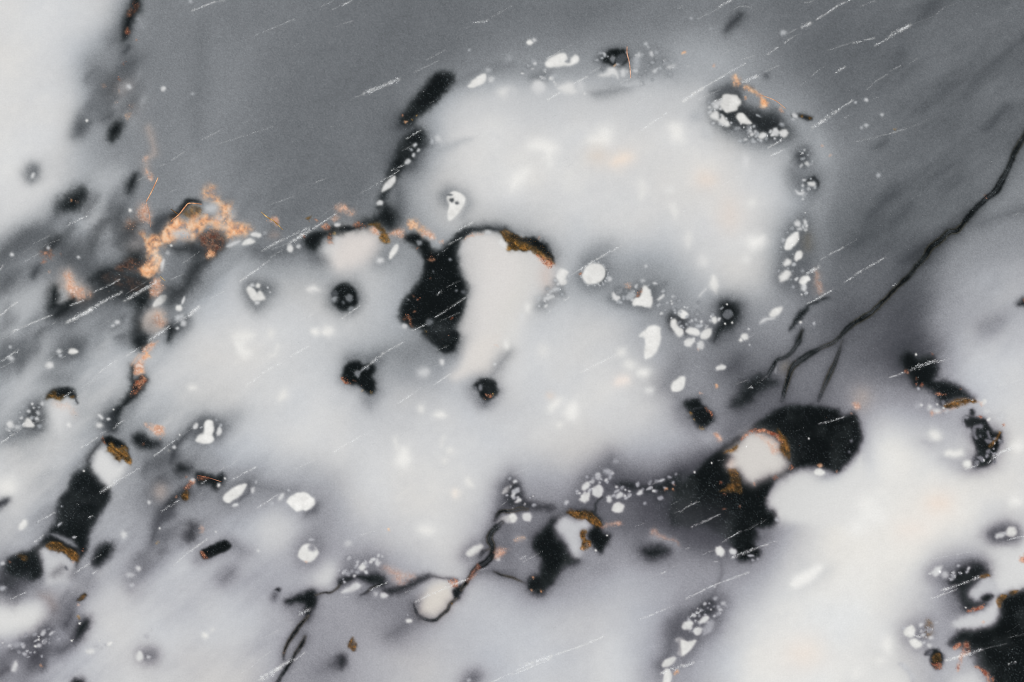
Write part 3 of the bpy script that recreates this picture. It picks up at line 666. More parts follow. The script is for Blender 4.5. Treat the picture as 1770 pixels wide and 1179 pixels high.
R('brown',8,[(325,385),(370,345),(400,380),(450,370),(420,405),(370,390)],70,.8); rs(505,385,12,'brown'); R('peach',20,[(380,420),(440,430),(500,450),(520,520),(490,480)],30,.3)
R('peach',10,[(990,40),(1080,10),(1040,80),(1000,130),(990,220),(930,230),(920,190),(960,130)],90,.9); rs(1020,90,26,'orange'); rs(975,205,16,'orange'); k((198,168,150),8,8,[(960,90),(910,165)])
R('red',8,[(930,270),(980,245),(1000,280),(960,340),(920,370),(900,350)],120,.9); R('peach',8,[(1000,580),(1060,580),(1130,600),(1140,640),(1110,670),(1070,640),(1030,610)],110,.9); rs(995,715,14,'dred'); rs(1105,680,8)
smudges([(0,0),(300,0),(160,240),(0,420)],20,80,130,10,28,.5,7)
smudges([(1000,780),(1179,720),(1179,1179),(1020,1179)],22,60,120,9,26,.5,8)
chain([(60,580),(180,570),(290,440)],60,18)
w(75,120,20,16,0,188,7); w(75,42,9,9,0,180); W([(470,68),(490,48),(530,55),(540,72),(510,85),(480,80)],220); w(405,68,16,14,0,195,6); w(342,170,28,22,0,208,7); w(415,100,12,12,0,175,6)
w(298,428,14,14,0,190,6); w(268,490,14,14,0,185,6); w(258,530,15,14,0,190,6); W([(165,580),(180,535),(205,530),(240,575),(220,592),(185,590)],218); w(70,572,20,20,0,208,7); w(120,592,20,14,0,185,7); w(50,605,12,10,0,180,6); w(270,585,16,14,0,150,6); w(480,578,14,14,0,210,8); w(520,430,8,8,0,170); w(518,515,8,8,0,185)
W([(680,510),(695,505),(712,530),(700,535)],205); w(685,575,24,16,0,208,7); w(748,532,12,9,0,200); w(785,470,5); w(1170,752,9); w(1028,1112,14,14,0,195); e((178,165,156),28,1110,1040,36,40,0,.6); w(575,888,6); w(428,1145,6,6,0,150)
S(0,145,130,60,3); S(0,185,90,140,2); S(320,135,430,65,2); S(680,220,810,130,3); S(560,325,680,235,2); S(500,420,550,375,2); S(420,120,480,80,2); S(875,100,970,40,3); S(0,705,150,600,3); S(150,595,330,530,2); S(440,385,510,340,3); S(560,735,680,660,3); S(690,640,740,615,2); S(780,600,855,545,3); S(290,930,420,830,2); S(690,1045,830,955,4); S(830,955,970,870,3); S(1060,795,1179,705,3); S(1110,1179,1179,1130,3); S(520,770,550,745,1)

t(1,2)
g(223,18,[(450,0),(520,0),(520,40),(560,90),(520,115),(470,80)]); k(220,15,18,[(740,30),(720,90),(690,100)],.7); g(220,22,[(760,360),(790,330),(800,380),(750,400)]); ge(217,18,150,322,25,14)
d(130,50,[(350,500),(480,480),(450,600),(380,620)],.5); d(84,32,[(140,600),(180,530),(250,505),(340,540),(380,580),(370,640),(330,680),(290,690),(180,690)],.95); d(115,42,[(540,960),(700,1000),(860,1030),(760,1060),(620,1040),(540,1020)],.7)
d(60,28,[(0,720),(40,680),(140,600),(130,640),(60,720),(40,800),(-10,830)],.9); d(33,26,[(20,870),(60,840),(120,860),(140,890),(80,920),(40,920)],.95); d(22,14,[(170,920),(220,900),(290,930),(310,940),(350,920),(375,950),(350,1010),(310,1030),(250,1000),(180,1000)]); d(42,18,[(-20,1120),(40,1050),(110,1000),(130,1060),(100,1090),(60,1090),(20,1130)])
d(95,28,[(350,1070),(420,1000),(530,950),(560,1000),(500,1090),(420,1140)],.7); d(95,24,[(980,1140),(1020,1120),(1000,1179),(930,1190)],.9)
W([(235,570),(260,545),(290,555),(298,600),(290,640),(300,680),(270,705),(220,705),(175,685),(190,650),(230,630)],224); w(177,585,15,23,20,208); w(335,622,19,31,15,208); w(345,583,10,10,0,170); w(215,600,12,4,-40,180); w(310,540,8,8,0,150)
R('red',6,[(180,940),(230,930),(260,950),(200,970)],30,.7); N([(185,925),(270,945),(350,970)],5,'red'); R('red',6,[(90,1010),(150,960),(160,980),(110,1030)],40); R('brown',6,[(80,1060),(110,1040),(125,1080),(100,1095)],40); w(150,962,14,12,0,190); w(333,997,12); w(22,728,11,11,0,200); w(375,952,6); w(60,645,5); rs(40,1075,8); rs(105,940,8)
k(82,12,12,[(530,980),(545,1030),(480,1100)],.8); W([(365,1075),(400,1035),(480,990),(515,980),(525,1000),(490,1060),(450,1095),(410,1120),(375,1105)],224); w(567,1025,12,24,10,198,6); w(450,1138,22,10,-10,202,6); w(590,972,8,8,0,170)
W([(798,1110),(830,1075),(880,1045),(930,1045),(970,1070),(1000,1100),(985,1140),(940,1170),(910,1165),(870,1175),(820,1135)],228); w(760,1078,28,15,-45,202,7); w(700,1120,10,10,0,170); w(815,1030,8,8,0,170)
S(515,315,640,215,3); S(640,215,770,145,3); S(820,110,960,30,3); S(1075,410,1179,340,2); S(1130,765,1179,730,3); S(730,755,850,670,1); S(865,880,990,820,2); S(1025,845,1060,830,1); S(430,950,590,870,3); S(340,895,365,875,3); S(390,870,460,825,2); S(70,830,110,800,1); S(210,985,250,960,3); S(195,1060,225,1045,2); S(600,1150,740,1060,3); S(0,1140,60,1095,3); S(90,640,150,600,2); S(0,705,50,670,3)

t(2,2)
d(130,55,[(300,200),(420,100),(620,80),(720,200),(600,300),(420,280)],.45); d(122,48,[(60,110),(220,60),(420,0),(560,40),(500,150),(350,120),(250,150)],.7); d(100,36,[(560,0),(640,80),(780,100),(850,0),(800,-30),(600,-40)],.6)
d((212,208,204),30,[(900,40),(1000,-40),(1100,-40),(1060,120),(1020,220),(900,230),(760,250),(820,160)],.85)
d(118,34,[(1040,240),(1080,140),(1140,60),(1179,80),(1110,190)],.6)
d(17,12,[(560,-60),(600,-10),(640,30),(690,70),(740,75),(785,30),(800,-60)])
d(85,34,[(0,220),(40,110),(150,120),(270,100),(260,200),(260,350),(180,420),(140,340),(20,290)],.7); d(140,35,[(160,360),(230,360),(200,460)],.8)
d(17,9,[(10,230),(20,170),(60,135),(110,140),(150,165),(200,160),(235,190),(215,240),(240,290),(235,340),(200,360),(150,340),(110,300),(50,290)])
d(108,34,ell(990,340,118,106,0),.65); d(110,25,[(960,400),(1030,410),(990,450)],.8); d(17,9,[(910,320),(940,280),(1000,262),(1060,270),(1080,310),(1080,360),(1040,400),(1000,410),(970,390),(940,340)])
W([(85,215),(100,200),(130,200),(150,180),(165,190),(130,215),(115,245),(95,240)],122,4); w(180,183,14,14,0,108); R('red',4,[(10,240),(30,250),(65,290),(50,295),(15,260)],30,.8); rs(140,340,8,'gold'); rs(210,345,8,'gold'); rs(85,270,6)
w(962,322,16,22,0,120); w(925,325,12,10,0,105); R('red',4,[(1010,370),(1050,368),(1045,385),(1020,385)],20); rs(1050,362,7,'gold'); rs(1000,400,5,'orange')
w(695,145,16,20,0,205,7); ge(195,18,570,215,40,30); ge(220,18,1140,25,18,25); rs(1070,30,14,'peach'); w(1065,160,9,9,0,200)
g(224,18,[(640,510),(690,485),(720,520),(680,530)]); g(227,24,[(380,820),(420,740),(460,760),(480,820),(440,865),(400,860)]); k(220,18,22,[(370,670),(385,740)],.8); k(217,15,18,[(710,660),(690,720)],.7); ge(217,16,750,755,20); ge(215,16,710,825,15); g(219,15,[(850,960),(880,950),(910,1000),(880,1000)]); ge((224,218,212),18,785,1050,20,28); ge(214,18,550,470,25)
d(125,48,[(1050,1050),(1100,940),(1179,880),(1179,1000),(1080,1130)],.6); d(68,28,[(1110,1060),(1110,1000),(1150,960),(1200,950),(1220,1100),(1100,1190),(1080,1190)],.85); W([(1115,1045),(1130,1010),(1170,985),(1185,1000),(1160,1035),(1130,1050)],212)
S(200,155,290,85,4); S(290,85,435,0,3); S(390,430,490,365,3); S(530,370,640,290,1); S(640,300,755,225,3); S(500,360,560,310,2); S(0,730,130,655,3); S(130,660,220,615,2); S(650,65,740,30,2); S(135,200,190,165,3); S(975,790,1000,775,1); S(1100,1140,1160,1090,2)

t(3,2)
d(102,55,[(1000,330),(1040,240),(1100,180),(1179,120),(1179,480),(1100,400)],.55)
g(224,26,[(250,460),(290,400),(340,400),(320,440),(270,480)]); g(227,24,[(360,490),(380,440),(440,420),(460,470),(450,530),(400,540)]); g((226,217,211),24,[(710,290),(740,250),(800,240),(810,280),(740,305)]); ge(224,24,905,215,38,30); ge(216,24,815,165,40,30); ge(215,24,755,80,30,25); ge(210,18,945,340,25,18); ge(218,16,325,585,18); e((214,201,192),18,265,372,16,14,0,.6); ge(211,30,215,70,30,40)
d(76,55,[(480,960),(560,880),(680,780),(760,860),(900,920),(1060,950),(1179,900),(1230,1250),(400,1250),(430,1060)],.8); d(104,32,[(600,1150),(640,1080),(760,1100),(880,1080),(960,1090),(1020,1179),(960,1260),(600,1250)],.8)
d(58,55,[(860,1100),(1000,1010),(1179,900),(1230,1250),(1000,1260),(900,1220)],.65)
d(26,20,[(720,980),(800,970),(900,1000),(1000,1000),(1179,900),(1179,1060),(1080,1050),(960,1040),(850,1030),(780,1010)],.95); d(33,20,[(-20,990),(40,980),(80,1080),(160,1120),(270,1140),(280,1170),(150,1160),(-20,1140)],.9)
k(26,8,12,[(575,1179),(580,1120),(620,1070)],.9)
W([(1100,310),(1130,270),(1170,240),(1195,250),(1185,310),(1150,345),(1110,345)],222)
W([(600,970),(640,965),(670,1000),(690,1050),(660,1060),(640,1010)],85,4)
chain([(480,1060),(560,980),(660,900)],70,26)
chain([(700,1040),(860,1050),(1000,1000),(1160,960)],60,26)
chain([(0,1000),(40,1080),(160,1130)],60,16)
w(512,1000,36,21,-40,208); w(505,1080,42,28,-40,214); w(592,1038,42,40,-30,208); W([(625,890),(660,880),(690,900),(685,925),(640,915)],165,7); w(595,940,20,18,0,180,6); w(675,940,10,16,0,155); w(735,1148,40,34,0,216); w(673,1088,19,22,0,205); w(745,1063,22,17,-35,200); w(885,1048,24,16,-40,202); w(950,1020,24,8,-25,180); w(725,1035,20,10,-30,175); w(1030,962,25,9,-15,175,6); w(710,825,18,16,0,150,8); w(375,1118,16,10,-40,182,6); w(20,968,16,12,-20,195,6); w(10,1060,15,26,20,200); w(42,1108,25,12,-20,208); w(20,1030,25,11,-30,175,6); w(1090,940,10,6,0,150)
rs(1060,1025,12,'orange'); rs(1110,1025,12,'orange'); rs(1120,995,10,'peach'); R('brown',6,[(370,1179),(440,1165),(540,1179),(460,1195)],30)
S(475,215,715,95,3); S(400,215,440,190,1); S(30,905,120,870,2); S(1100,1130,1145,1105,2); S(970,990,1050,960,2); S(1160,1179,1179,1165,3); S(545,190,560,165,2)

t(4,2)
d(70,45,[(280,200),(380,100),(420,150),(380,220)],.7); d(100,45,[(300,600),(500,470),(660,400),(560,480),(400,620),(330,680)],.7); e(82,38,110,490,140,120,0,.5); e(135,42,230,410,62,62,0,.7); e(168,34,180,680,50,50,0,.7)
d(22,28,[(330,440),(380,360),(420,280),(520,230),(600,250),(640,290),(560,340),(470,410),(400,450)],.95)
d(60,48,[(-20,900),(120,780),(240,750),(300,740),(200,860),(60,960)],.7)
d(212,28,[(570,1130),(600,1050),(660,980),(740,920),(830,890),(900,900),(980,960),(1070,930),(1179,840),(1250,800),(1300,1250),(640,1250),(620,1170)],.9)
d(15,14,[(540,540),(620,480),(720,445),(820,445),(940,450),(1060,475),(1120,510),(1190,490),(1230,560),(1240,650),(1225,740),(1179,800),(1130,860),(1060,900),(980,880),(860,860),(780,880),(700,930),(640,970),(600,1040),(570,1120),(590,1160),(640,1190),(655,1250),(580,1295),(500,1290),(540,1350),(500,1380),(540,1450),(500,1510),(400,1520),(350,1430),(280,1330),(150,1280),(-60,1270),(-60,1040),(60,930),(200,800),(330,700),(440,630)])
d((203,200,196),22,[(310,870),(330,800),(310,760),(390,700),(440,640),(520,620),(600,650),(670,700),(680,740),(720,800),(725,860),(680,920),(600,940),(520,970),(480,990),(430,960),(380,900)])
R('red',6,[(490,605),(540,600),(600,620),(650,640),(700,690),(680,700),(620,660),(560,630),(480,640),(410,690),(420,660)],200,.9); R('brown',8,[(650,610),(700,660),(735,740),(740,810),(690,760),(680,700)],130,.8); R('red',5,[(740,850),(765,870),(730,890)],30); rs(650,945,20); R('brown',8,[(290,770),(370,720),(380,735),(310,770)],40,.8); R('brown',8,[(310,900),(360,890),(400,960),(410,1050),(350,1040),(250,1030),(330,990)],160,.75); R('peach',12,[(510,640),(600,670),(680,740),(640,780),(560,690)],60,.5); e((206,190,180),18,330,850,16,30,0,.7)
rs(255,975,12); rs(283,1055,9); rs(290,1160,12); rs(390,1147,6); rs(945,855,16,'orange'); rs(1065,890,8); rs(490,985,10,'peach')
W([(910,900),(930,880),(960,885),(985,915),(950,935),(915,920)],218); w(1165,693,9,9,0,110); w(1150,768,9,9,0,90); w(82,905,6); w(203,843,5); w(870,668,5); w(440,730,4)
d(18,12,[(5,430),(40,405),(110,400),(150,450),(210,490),(220,540),(190,570),(130,590),(80,560),(40,490)]); R('red',5,[(150,460),(200,480),(210,520),(180,500)],50); rs(50,505,12,'gold'); rs(75,540,8,'gold'); rs(125,588,14,'gold'); k(70,6,6,[(70,475),(130,460)],.7)
w(265,182,36,22,-15,214); w(40,15,28,22,-20,212); w(122,25,24,29,0,208,6); rs(110,50,8,'peach'); w(463,25,6,6,0,180); rs(225,318,14,'orange'); rs(122,365,12,'peach'); R('peach',9,[(225,640),(255,640),(275,690),(255,695)],30); w(640,195,9,24,10,150,7); e((124,120,112),25,710,180,30,34,0,.7); rs(1170,500,12,'peach')
C([(825,-75),(800,0),(760,60),(710,110),(650,130),(620,180),(580,250)],20); C([(1100,0),(1075,80),(1040,170),(1000,260),(960,350),(935,410)],22)
S(940,570,1120,520,3); S(370,295,450,265,2); S(450,320,490,320,3); S(0,1165,115,1105,3); S(245,825,285,815,2); S(770,625,810,610,1); S(80,170,120,180,1); S(520,290,580,240,2)

t(5,2)
d(62,58,[(280,0),(560,0),(560,100),(400,250),(300,200)],.6); e((168,160,152),40,60,390,50,60,0,.6)
d(110,38,[(740,540),(800,490),(860,520),(1040,640),(1030,780),(960,870),(850,910),(760,880),(800,780),(830,720)],.7); d(160,40,[(480,700),(600,690),(540,720)],.6); d(160,40,[(620,800),(760,820),(740,880),(640,840)],.6); d(165,40,[(620,560),(760,540),(820,600),(700,640)],.5)
d(135,40,[(400,400),(500,360),(620,450),(640,520),(500,500)],.6)
d(17,18,[(350,180),(340,100),(380,70),(450,110),(520,100),(570,110),(595,180),(580,240),(570,275),(660,285),(740,310),(800,360),(830,390),(760,410),(700,420),(640,440),(600,440),(560,370),(500,330),(430,310),(390,250)])
d(17,9,[(790,520),(860,530),(910,545),(940,590),(970,630),(1020,640),(1015,720),(990,790),(950,850),(890,870),(830,850),(850,780),(845,720),(830,680),(820,620),(780,580),(760,545)]); d(28,8,[(800,480),(815,475),(830,500),(815,510)])
R('brown',8,[(630,455),(700,420),(780,400),(840,400),(850,420),(780,435),(720,460)],200,.95); R('peach',9,[(550,490),(640,480),(700,465),(560,510)],40,.5); rs(370,210,18); rs(440,255,12); rs(480,310,14); rs(435,290,7); R('red',5,[(565,368),(600,365),(635,370),(600,380)],30); rs(735,328,12); rs(550,88,9); rs(885,430,22,'peach')
w(622,425,12,12,0,120); w(530,460,18,22,0,190,9); w(580,482,24,18,0,205,8); rs(545,510,14,'peach'); w(450,445,25,25,0,165,12); w(430,88,7); w(450,325,10,10,0,170)
chain([(520,440),(620,490),(880,440),(1010,540)],60,26,140,205)
chain([(830,830),(960,800),(1000,680)],40,14,90,150)
W([(820,630),(830,590),(870,572),(890,580),(885,600),(850,605),(845,640),(860,670),(845,675)],116,4); W([(918,625),(930,618),(940,645),(955,665),(940,670),(920,645)],110,4); w(935,765,16,18,20,120); W([(850,800),(880,795),(905,820),(890,838),(865,820)],126,4); W([(905,680),(930,670),(970,690),(968,715),(940,705),(920,700)],116,4); w(876,653,8,8,0,90); W([(750,545),(770,518),(800,525),(790,540),(770,540),(765,590),(752,570)],140,5)
R('brown',5,[(960,690),(1000,640),(1010,650),(980,700),(950,740),(930,720)],60,.8); rs(865,525,12); rs(1030,577,12); rs(1005,640,10,'gold')
ge(220,18,560,655,40,35); g(221,14,[(630,780),(650,755),(700,760),(740,750),(755,785),(710,805),(650,795)]); w(785,848,30,26,0,220,7); w(920,480,20,15,0,200,8); w(1015,525,28,28,0,188,12); ge(224,28,1145,720,40,40); ge(225,30,1120,1100,45,30); ge(226,40,100,1130,60,50)
R('peach',12,[(0,430),(30,420),(50,450),(30,470)],25); e((227,212,200),60,590,1120,80,60,0,.7)
S(250,250,350,215,3); S(390,200,580,130,4); S(580,145,660,120,3); S(620,440,830,385,2); S(860,250,920,220,1); S(1000,310,1179,255,2); S(880,380,1000,325,1); S(960,800,1100,730,4); S(770,885,870,850,3); S(930,840,1000,780,3); S(400,1030,440,1015,1)

# ================================================================ bottom row
t(0,3)
d(212,42,[(-30,690),(100,650),(230,630),(310,680),(330,750),(260,820),(100,840),(-30,820)],.95); d((130,122,118),32,[(280,570),(350,580),(400,650),(370,700),(320,620)],.6); d(200,58,[(600,700),(720,540),(860,540),(860,620),(700,700)],.6); d(110,45,[(880,440),(960,340),(1010,360),(940,480),(900,540)],.6)
d(42,42,[(-20,430),(60,380),(200,440),(250,470),(160,520),(100,580),(30,560),(-20,500)],.9)
d(18,12,[(230,250),(300,180),(380,170),(460,210),(530,240),(545,320),(530,380),(500,340),(430,290),(360,270),(300,250),(290,330),(300,420),(260,470),(180,470),(100,440),(40,400),(60,330),(140,290)])
d(128,9,[(340,155),(420,170),(500,200),(530,240),(490,230),(400,190)],.9)
d(192,20,[(270,270),(310,250),(370,290),(430,290),(480,330),(520,390),(500,460),(420,500),(330,510),(310,430),(290,340)])
R('brown',8,[(310,235),(380,220),(470,250),(530,290),(540,350),(500,330),(460,290),(380,280)],260,.95); R('brown',10,[(120,310),(180,310),(160,340)],25,.5); rs(65,355,7,'red'); rs(500,345,12,'peach'); w(455,395,11,17,-20,112)
d(20,20,[(640,330),(660,270),(720,215),(780,220),(770,290),(720,350),(680,380),(645,370)]); d(22,23,[(505,830),(540,770),(590,730),(620,750),(600,820),(540,890),(510,890),(500,860)]); d(60,42,[(430,760),(500,690),(500,750),(470,800),(440,800)],.8); d(76,42,[(380,960),(460,900),(520,890),(500,930),(420,990)],.8); d(52,32,[(200,880),(260,840),(340,820),(300,880),(250,940),(210,920)],.9); d(82,40,[(180,1010),(240,960),(280,970),(220,1040)],.6)
d(115,45,[(560,480),(640,430),(640,520),(580,560)],.6); d(28,10,[(525,610),(570,575),(592,588),(560,615)]); R('brown',4,[(530,610),(575,575),(590,590),(560,615)],30,.8); d(18,16,[(500,1179),(530,1160),(570,1160),(590,1179),(590,1230),(490,1230)])
d(66,22,[(1080,60),(1110,10),(1179,0),(1200,30),(1120,90),(1080,180),(1050,220),(1060,130)],.85); e(92,38,1030,1000,66,56,0,.8)
smudges([(0,480),(300,420),(560,430),(480,700),(380,900),(300,1100),(0,1100),(0,860),(340,740),(300,600),(0,640)],46,50,120,9,30,.5,9)
smudges([(850,400),(1020,200),(1179,60),(1179,240),(960,460)],24,80,130,10,28,.5,10)
chain([(60,930),(240,910),(360,840)],70,26)
chain([(590,980),(720,930)],50,14,150,205)
W([(130,125),(135,85),(165,55),(190,65),(185,95),(155,130)],216,7); w(250,80,8,8,0,150); w(20,362,14,12,0,190); w(412,92,20,8,-40,150); w(515,182,14,7,0,190); w(855,158,22,22,0,205,9); w(953,393,18,18,0,200,6); w(900,440,30,16,0,182,9); w(910,510,16,14,0,178,8); w(625,968,26,20,0,208,7); w(660,930,25,15,0,180,8); w(700,945,10,10,0,185); w(725,920,10,10,0,180); W([(940,1005),(955,975),(975,970),(992,1000),(985,1028),(955,1035)],210,6); w(1030,1008,12,12,0,185); W([(80,1100),(95,1050),(110,1040),(125,1070),(105,1105)],205,7); w(265,925,18,14,0,185); w(245,890,16,6,-20,180); w(268,883,7); w(240,930,8); w(160,935,8,8,0,180); w(165,985,14,12,0,175,6); w(110,920,30,25,0,160,12); w(355,845,18,8,-45,185); w(1010,860,18,14,0,178,8); w(1045,820,8,8,0,190); w(495,888,6); w(550,770,6); w(20,530,20,18,0,170,8)
rs(540,640,12,'peach'); rs(540,725,10,'gold'); rs(280,1062,13,'orange'); rs(1095,220,9,'gold'); w(1105,122,7); rs(570,260,9,'red')
S(260,75,380,5,3); S(230,215,300,165,3); S(510,430,620,360,3); S(640,430,670,410,3); S(760,190,800,172,2); S(610,45,640,30,3); S(70,605,180,560,3); S(980,940,1080,880,2); S(1020,490,1060,465,1); S(400,100,435,75,2); S(640,330,700,300,2)

t(1,3)
d(200,48,[(620,100),(720,30),(850,60),(870,150),(760,220),(650,200)],.7); d(208,38,[(990,530),(1000,430),(1080,370),(1150,380),(1150,450),(1080,530)],.8)
d(110,40,[(430,230),(520,240),(560,290),(470,320)],.5); d(108,28,[(160,330),(200,250),(380,170),(460,220),(420,280),(260,350),(180,370)],.6); d(48,32,[(90,160),(130,90),(170,100),(175,150),(150,210),(110,220)],.9); d(115,42,[(330,470),(380,400),(440,390),(440,440),(380,500)],.85); d(110,38,[(860,260),(920,190),(1020,170),(1060,250),(1000,360),(900,370)],.7)
d(40,22,[(1090,1080),(1130,1020),(1200,1000),(1200,1060),(1140,1080)],.9); d(112,50,[(1000,1100),(1100,1040),(1179,1060),(1060,1130)],.6); d(80,20,[(690,600),(710,560),(740,570),(720,620)],.8); d(33,6,[(715,545),(735,533),(752,550),(745,562)])
d(15,6,[(205,295),(215,270),(280,230),(340,205),(380,198),(410,225),(420,245),(395,270),(330,295),(280,320),(230,328)],1,None,None,.4); R('red',4,[(208,285),(240,290),(265,320),(235,325),(212,315)],50,.9)
d(95,34,[(780,640),(900,560),(1010,540),(1020,640),(960,760),(900,760)],.6); d(17,14,[(790,630),(860,590),(920,560),(980,540),(1010,580),(1000,640),(970,700),(930,750),(925,700),(920,650),(880,630),(830,640)])
W([(880,290),(900,245),(950,225),(1000,245),(1022,285),(990,330),(940,350),(895,325)],222); w(978,252,26,24,0,132,8); w(975,200,20,10,0,172,6); rs(930,340,12,'peach'); rs(205,135,24,'peach')
C([(950,720),(900,780),(850,850),(810,910),(785,970),(780,1020)],20); C([(930,870),(900,930),(860,990),(830,1040),(790,1100),(740,1179),(720,1230)],26); rs(790,965,7,'peach'); C([(1000,580),(1060,560),(1100,560),(1140,535),(1179,495),(1209,480),(1260,462),(1330,440)],13)
ge(222,14,243,862,18,18); ge(208,12,293,822,12); w(605,268,10,10,0,200,5); w(310,142,6,6,0,200)
S(20,370,250,190,3); S(100,290,200,230,2); S(620,880,760,815,2); S(490,1120,690,965,2); S(610,1160,850,1020,4); S(850,1030,930,975,3); S(640,1165,760,1080,4); S(885,715,960,675,4); S(840,1115,890,1085,2); S(480,45,520,30,1)

t(2,3)
d(95,48,[(1080,160),(1179,60),(1179,330),(1100,330),(1060,250)],.7); d(100,42,[(950,420),(1040,390),(1179,400),(1179,440),(1040,430)],.7); d(95,55,[(300,850),(400,750),(480,680),(520,740),(460,830),(380,880)],.7); d(90,38,[(490,620),(520,600),(560,600),(530,690),(500,680)],.6); d(112,48,[(180,600),(340,590),(460,600),(400,700),(250,680)],.5); d(98,34,[(830,310),(860,240),(980,190),(1010,240),(960,310),(880,340)],.7); d(100,40,[(20,440),(60,340),(260,300),(300,400),(200,440)],.6)
d(20,16,[(-10,470),(60,440),(150,430),(230,420),(290,440),(310,480),(290,520),(230,510),(190,500),(120,460),(40,490),(-10,500)]); d(33,20,[(300,540),(360,530),(440,500),(530,460),(600,450),(560,480),(450,540),(360,570),(300,565)],.95); k(48,12,12,[(530,470),(600,455),(700,458),(800,475)],.9)
d((212,206,198),24,[(560,590),(620,510),(700,490),(770,540),(775,610),(730,680),(660,730),(560,720),(530,680)],.9)
d(20,9,[(780,530),(840,510),(840,560),(820,600),(790,615),(775,590)])
chain([(20,420),(130,370),(260,340)],70,24)
W([(0,550),(60,510),(110,490),(135,515),(90,545),(30,558)],205,7); w(143,388,24,22,0,212); w(110,350,10,10,0,180); w(165,352,10,12,0,180); w(295,582,26,20,0,205,6); w(238,573,12,12,0,190); W([(230,350),(245,320),(260,345),(275,350),(255,375),(235,365)],195,6); w(285,310,8,8,0,180); w(45,220,22,20,0,190,12); w(115,420,14,12,0,160,6); w(50,430,18,16,0,150,7); w(467,752,20,15,0,212); w(503,665,8,8,0,150); w(460,712,5,5,0,170)
W([(860,290),(880,265),(920,240),(960,222),(985,240),(960,275),(920,305),(880,315)],216,7); W([(1075,75),(1110,45),(1179,20),(1200,30),(1200,70),(1150,80),(1110,65)],212,6); w(1083,325,13,13,0,200)
C([(130,580),(180,560),(210,530),(280,500),(320,495)],13); C([(1290,-15),(1240,-20),(1179,0),(1100,5),(1062,60)],19); C([(1110,80),(1050,130),(1022,185),(1045,230),(1045,290),(1000,350),(930,395),(890,450),(830,540)],30); C([(1020,260),(980,280),(955,320)],12); C([(1050,415),(1100,435),(1179,455),(1225,475),(1265,495)],15); C([(800,600),(750,640),(730,680),(690,720),(650,750),(600,750),(540,725)],14); C([(540,740),(510,680),(500,640)],11)
R('peach',12,[(1070,270),(1100,250),(1140,260),(1100,300),(1060,310)],50,.8); R('peach',20,[(290,385),(360,390),(430,430),(500,450),(430,490),(390,500),(350,430)],60,.45); R('red',8,[(730,480),(780,470),(810,490),(800,520),(760,510)],90,.9); R('red',6,[(870,470),(930,380),(950,370),(960,400),(900,470)],50,.5)
d(58,8,[(45,930),(70,880),(90,910),(110,930),(90,960),(65,940)],.8); R('brown',6,[(45,930),(70,880),(90,910),(110,930),(90,960),(65,940)],70,.8); d(42,15,[(-20,1010),(20,1030),(0,1080),(-20,1080)]); rs(760,635,8,'gold')
d(95,38,[(830,1190),(880,1120),(940,1110),(960,1150),(900,1200)],.9); w(880,1165,14,12,0,170); ge(222,25,590,125,50,30); rs(323,135,6,'orange')
S(510,625,620,570,3); S(620,575,860,470,3); S(0,590,50,590,2); S(135,165,240,130,2); S(440,560,510,540,2); S(960,405,1010,390,2); S(1040,1179,1179,1115,3); S(800,500,880,465,3); S(200,545,320,490,3)

t(3,3)
d(135,48,[(540,400),(620,350),(700,340),(640,420)],.6); d(86,48,[(860,240),(900,180),(940,220),(1080,250),(1090,300),(980,350),(890,320)],.7); d(165,28,[(960,180),(1040,180),(1140,220),(1150,260),(1050,230)],.6); d(76,42,[(1060,790),(1110,740),(1179,700),(1230,860),(1120,920),(1100,1040),(1040,1110),(1010,1060),(1060,950)],.8)
d(110,34,[(60,540),(120,600),(230,600),(330,500),(460,380),(480,340),(380,300),(100,400)],.6)
d(16,18,[(230,100),(270,50),(330,20),(420,0),(300,80),(310,140),(340,200),(390,270),(450,340),(430,370),(370,400),(320,450),(270,520),(220,570),(160,570),(110,540),(100,480),(150,450),(190,430),(200,380),(190,320),(140,260),(150,190),(200,130)])
d(22,12,[(440,-10),(540,0),(600,30),(625,70),(620,110),(560,100),(500,40)]); d(188,18,[(300,100),(330,40),(370,30),(430,60),(500,50),(545,90),(520,120),(480,130),(470,180),(490,250),(470,310),(430,320),(390,260),(350,180),(310,140)])
d(17,12,[(540,120),(600,100),(640,150),(680,170),(670,220),(620,290),(580,260),(550,220),(520,160)]); d(28,26,[(900,280),(960,260),(1040,255),(1070,280),(1020,310),(950,320)])
R('brown',6,[(380,10),(440,0),(520,10),(580,40),(620,80),(610,110),(560,90),(520,60),(440,50)],320,.95); R('brown',6,[(465,150),(490,120),(510,130),(510,190),(550,210),(540,250),(500,275),(480,270),(490,220)],180,.95); R('peach',10,[(620,110),(680,85),(760,65),(740,100),(650,110)],60,.7); R('peach',14,[(960,150),(1000,120),(1040,170),(1130,200),(1150,230),(1080,200),(1000,180)],70,.5); R('orange',8,[(10,190),(80,170),(80,190),(20,210)],25,.5); e(150,16,40,190,30,16,0,.6); rs(535,235,10,'red'); rs(495,265,10,'orange')
w(10,40,25,30,-20,218); w(105,35,32,30,0,210); rs(135,545,14,'orange'); rs(210,550,7,'orange'); rs(145,465,7,'orange'); w(582,268,7); w(660,168,5)
W([(1130,885),(1160,870),(1200,890),(1200,980),(1170,1000),(1140,980),(1150,920)],214,6); W([(1040,1070),(1060,1025),(1110,1002),(1132,1015),(1110,1055),(1065,1082)],216); W([(1045,1150),(1060,1100),(1085,1092),(1105,1130),(1100,1175),(1075,1200),(1045,1190)],216); rs(1130,1110,16,'orange')
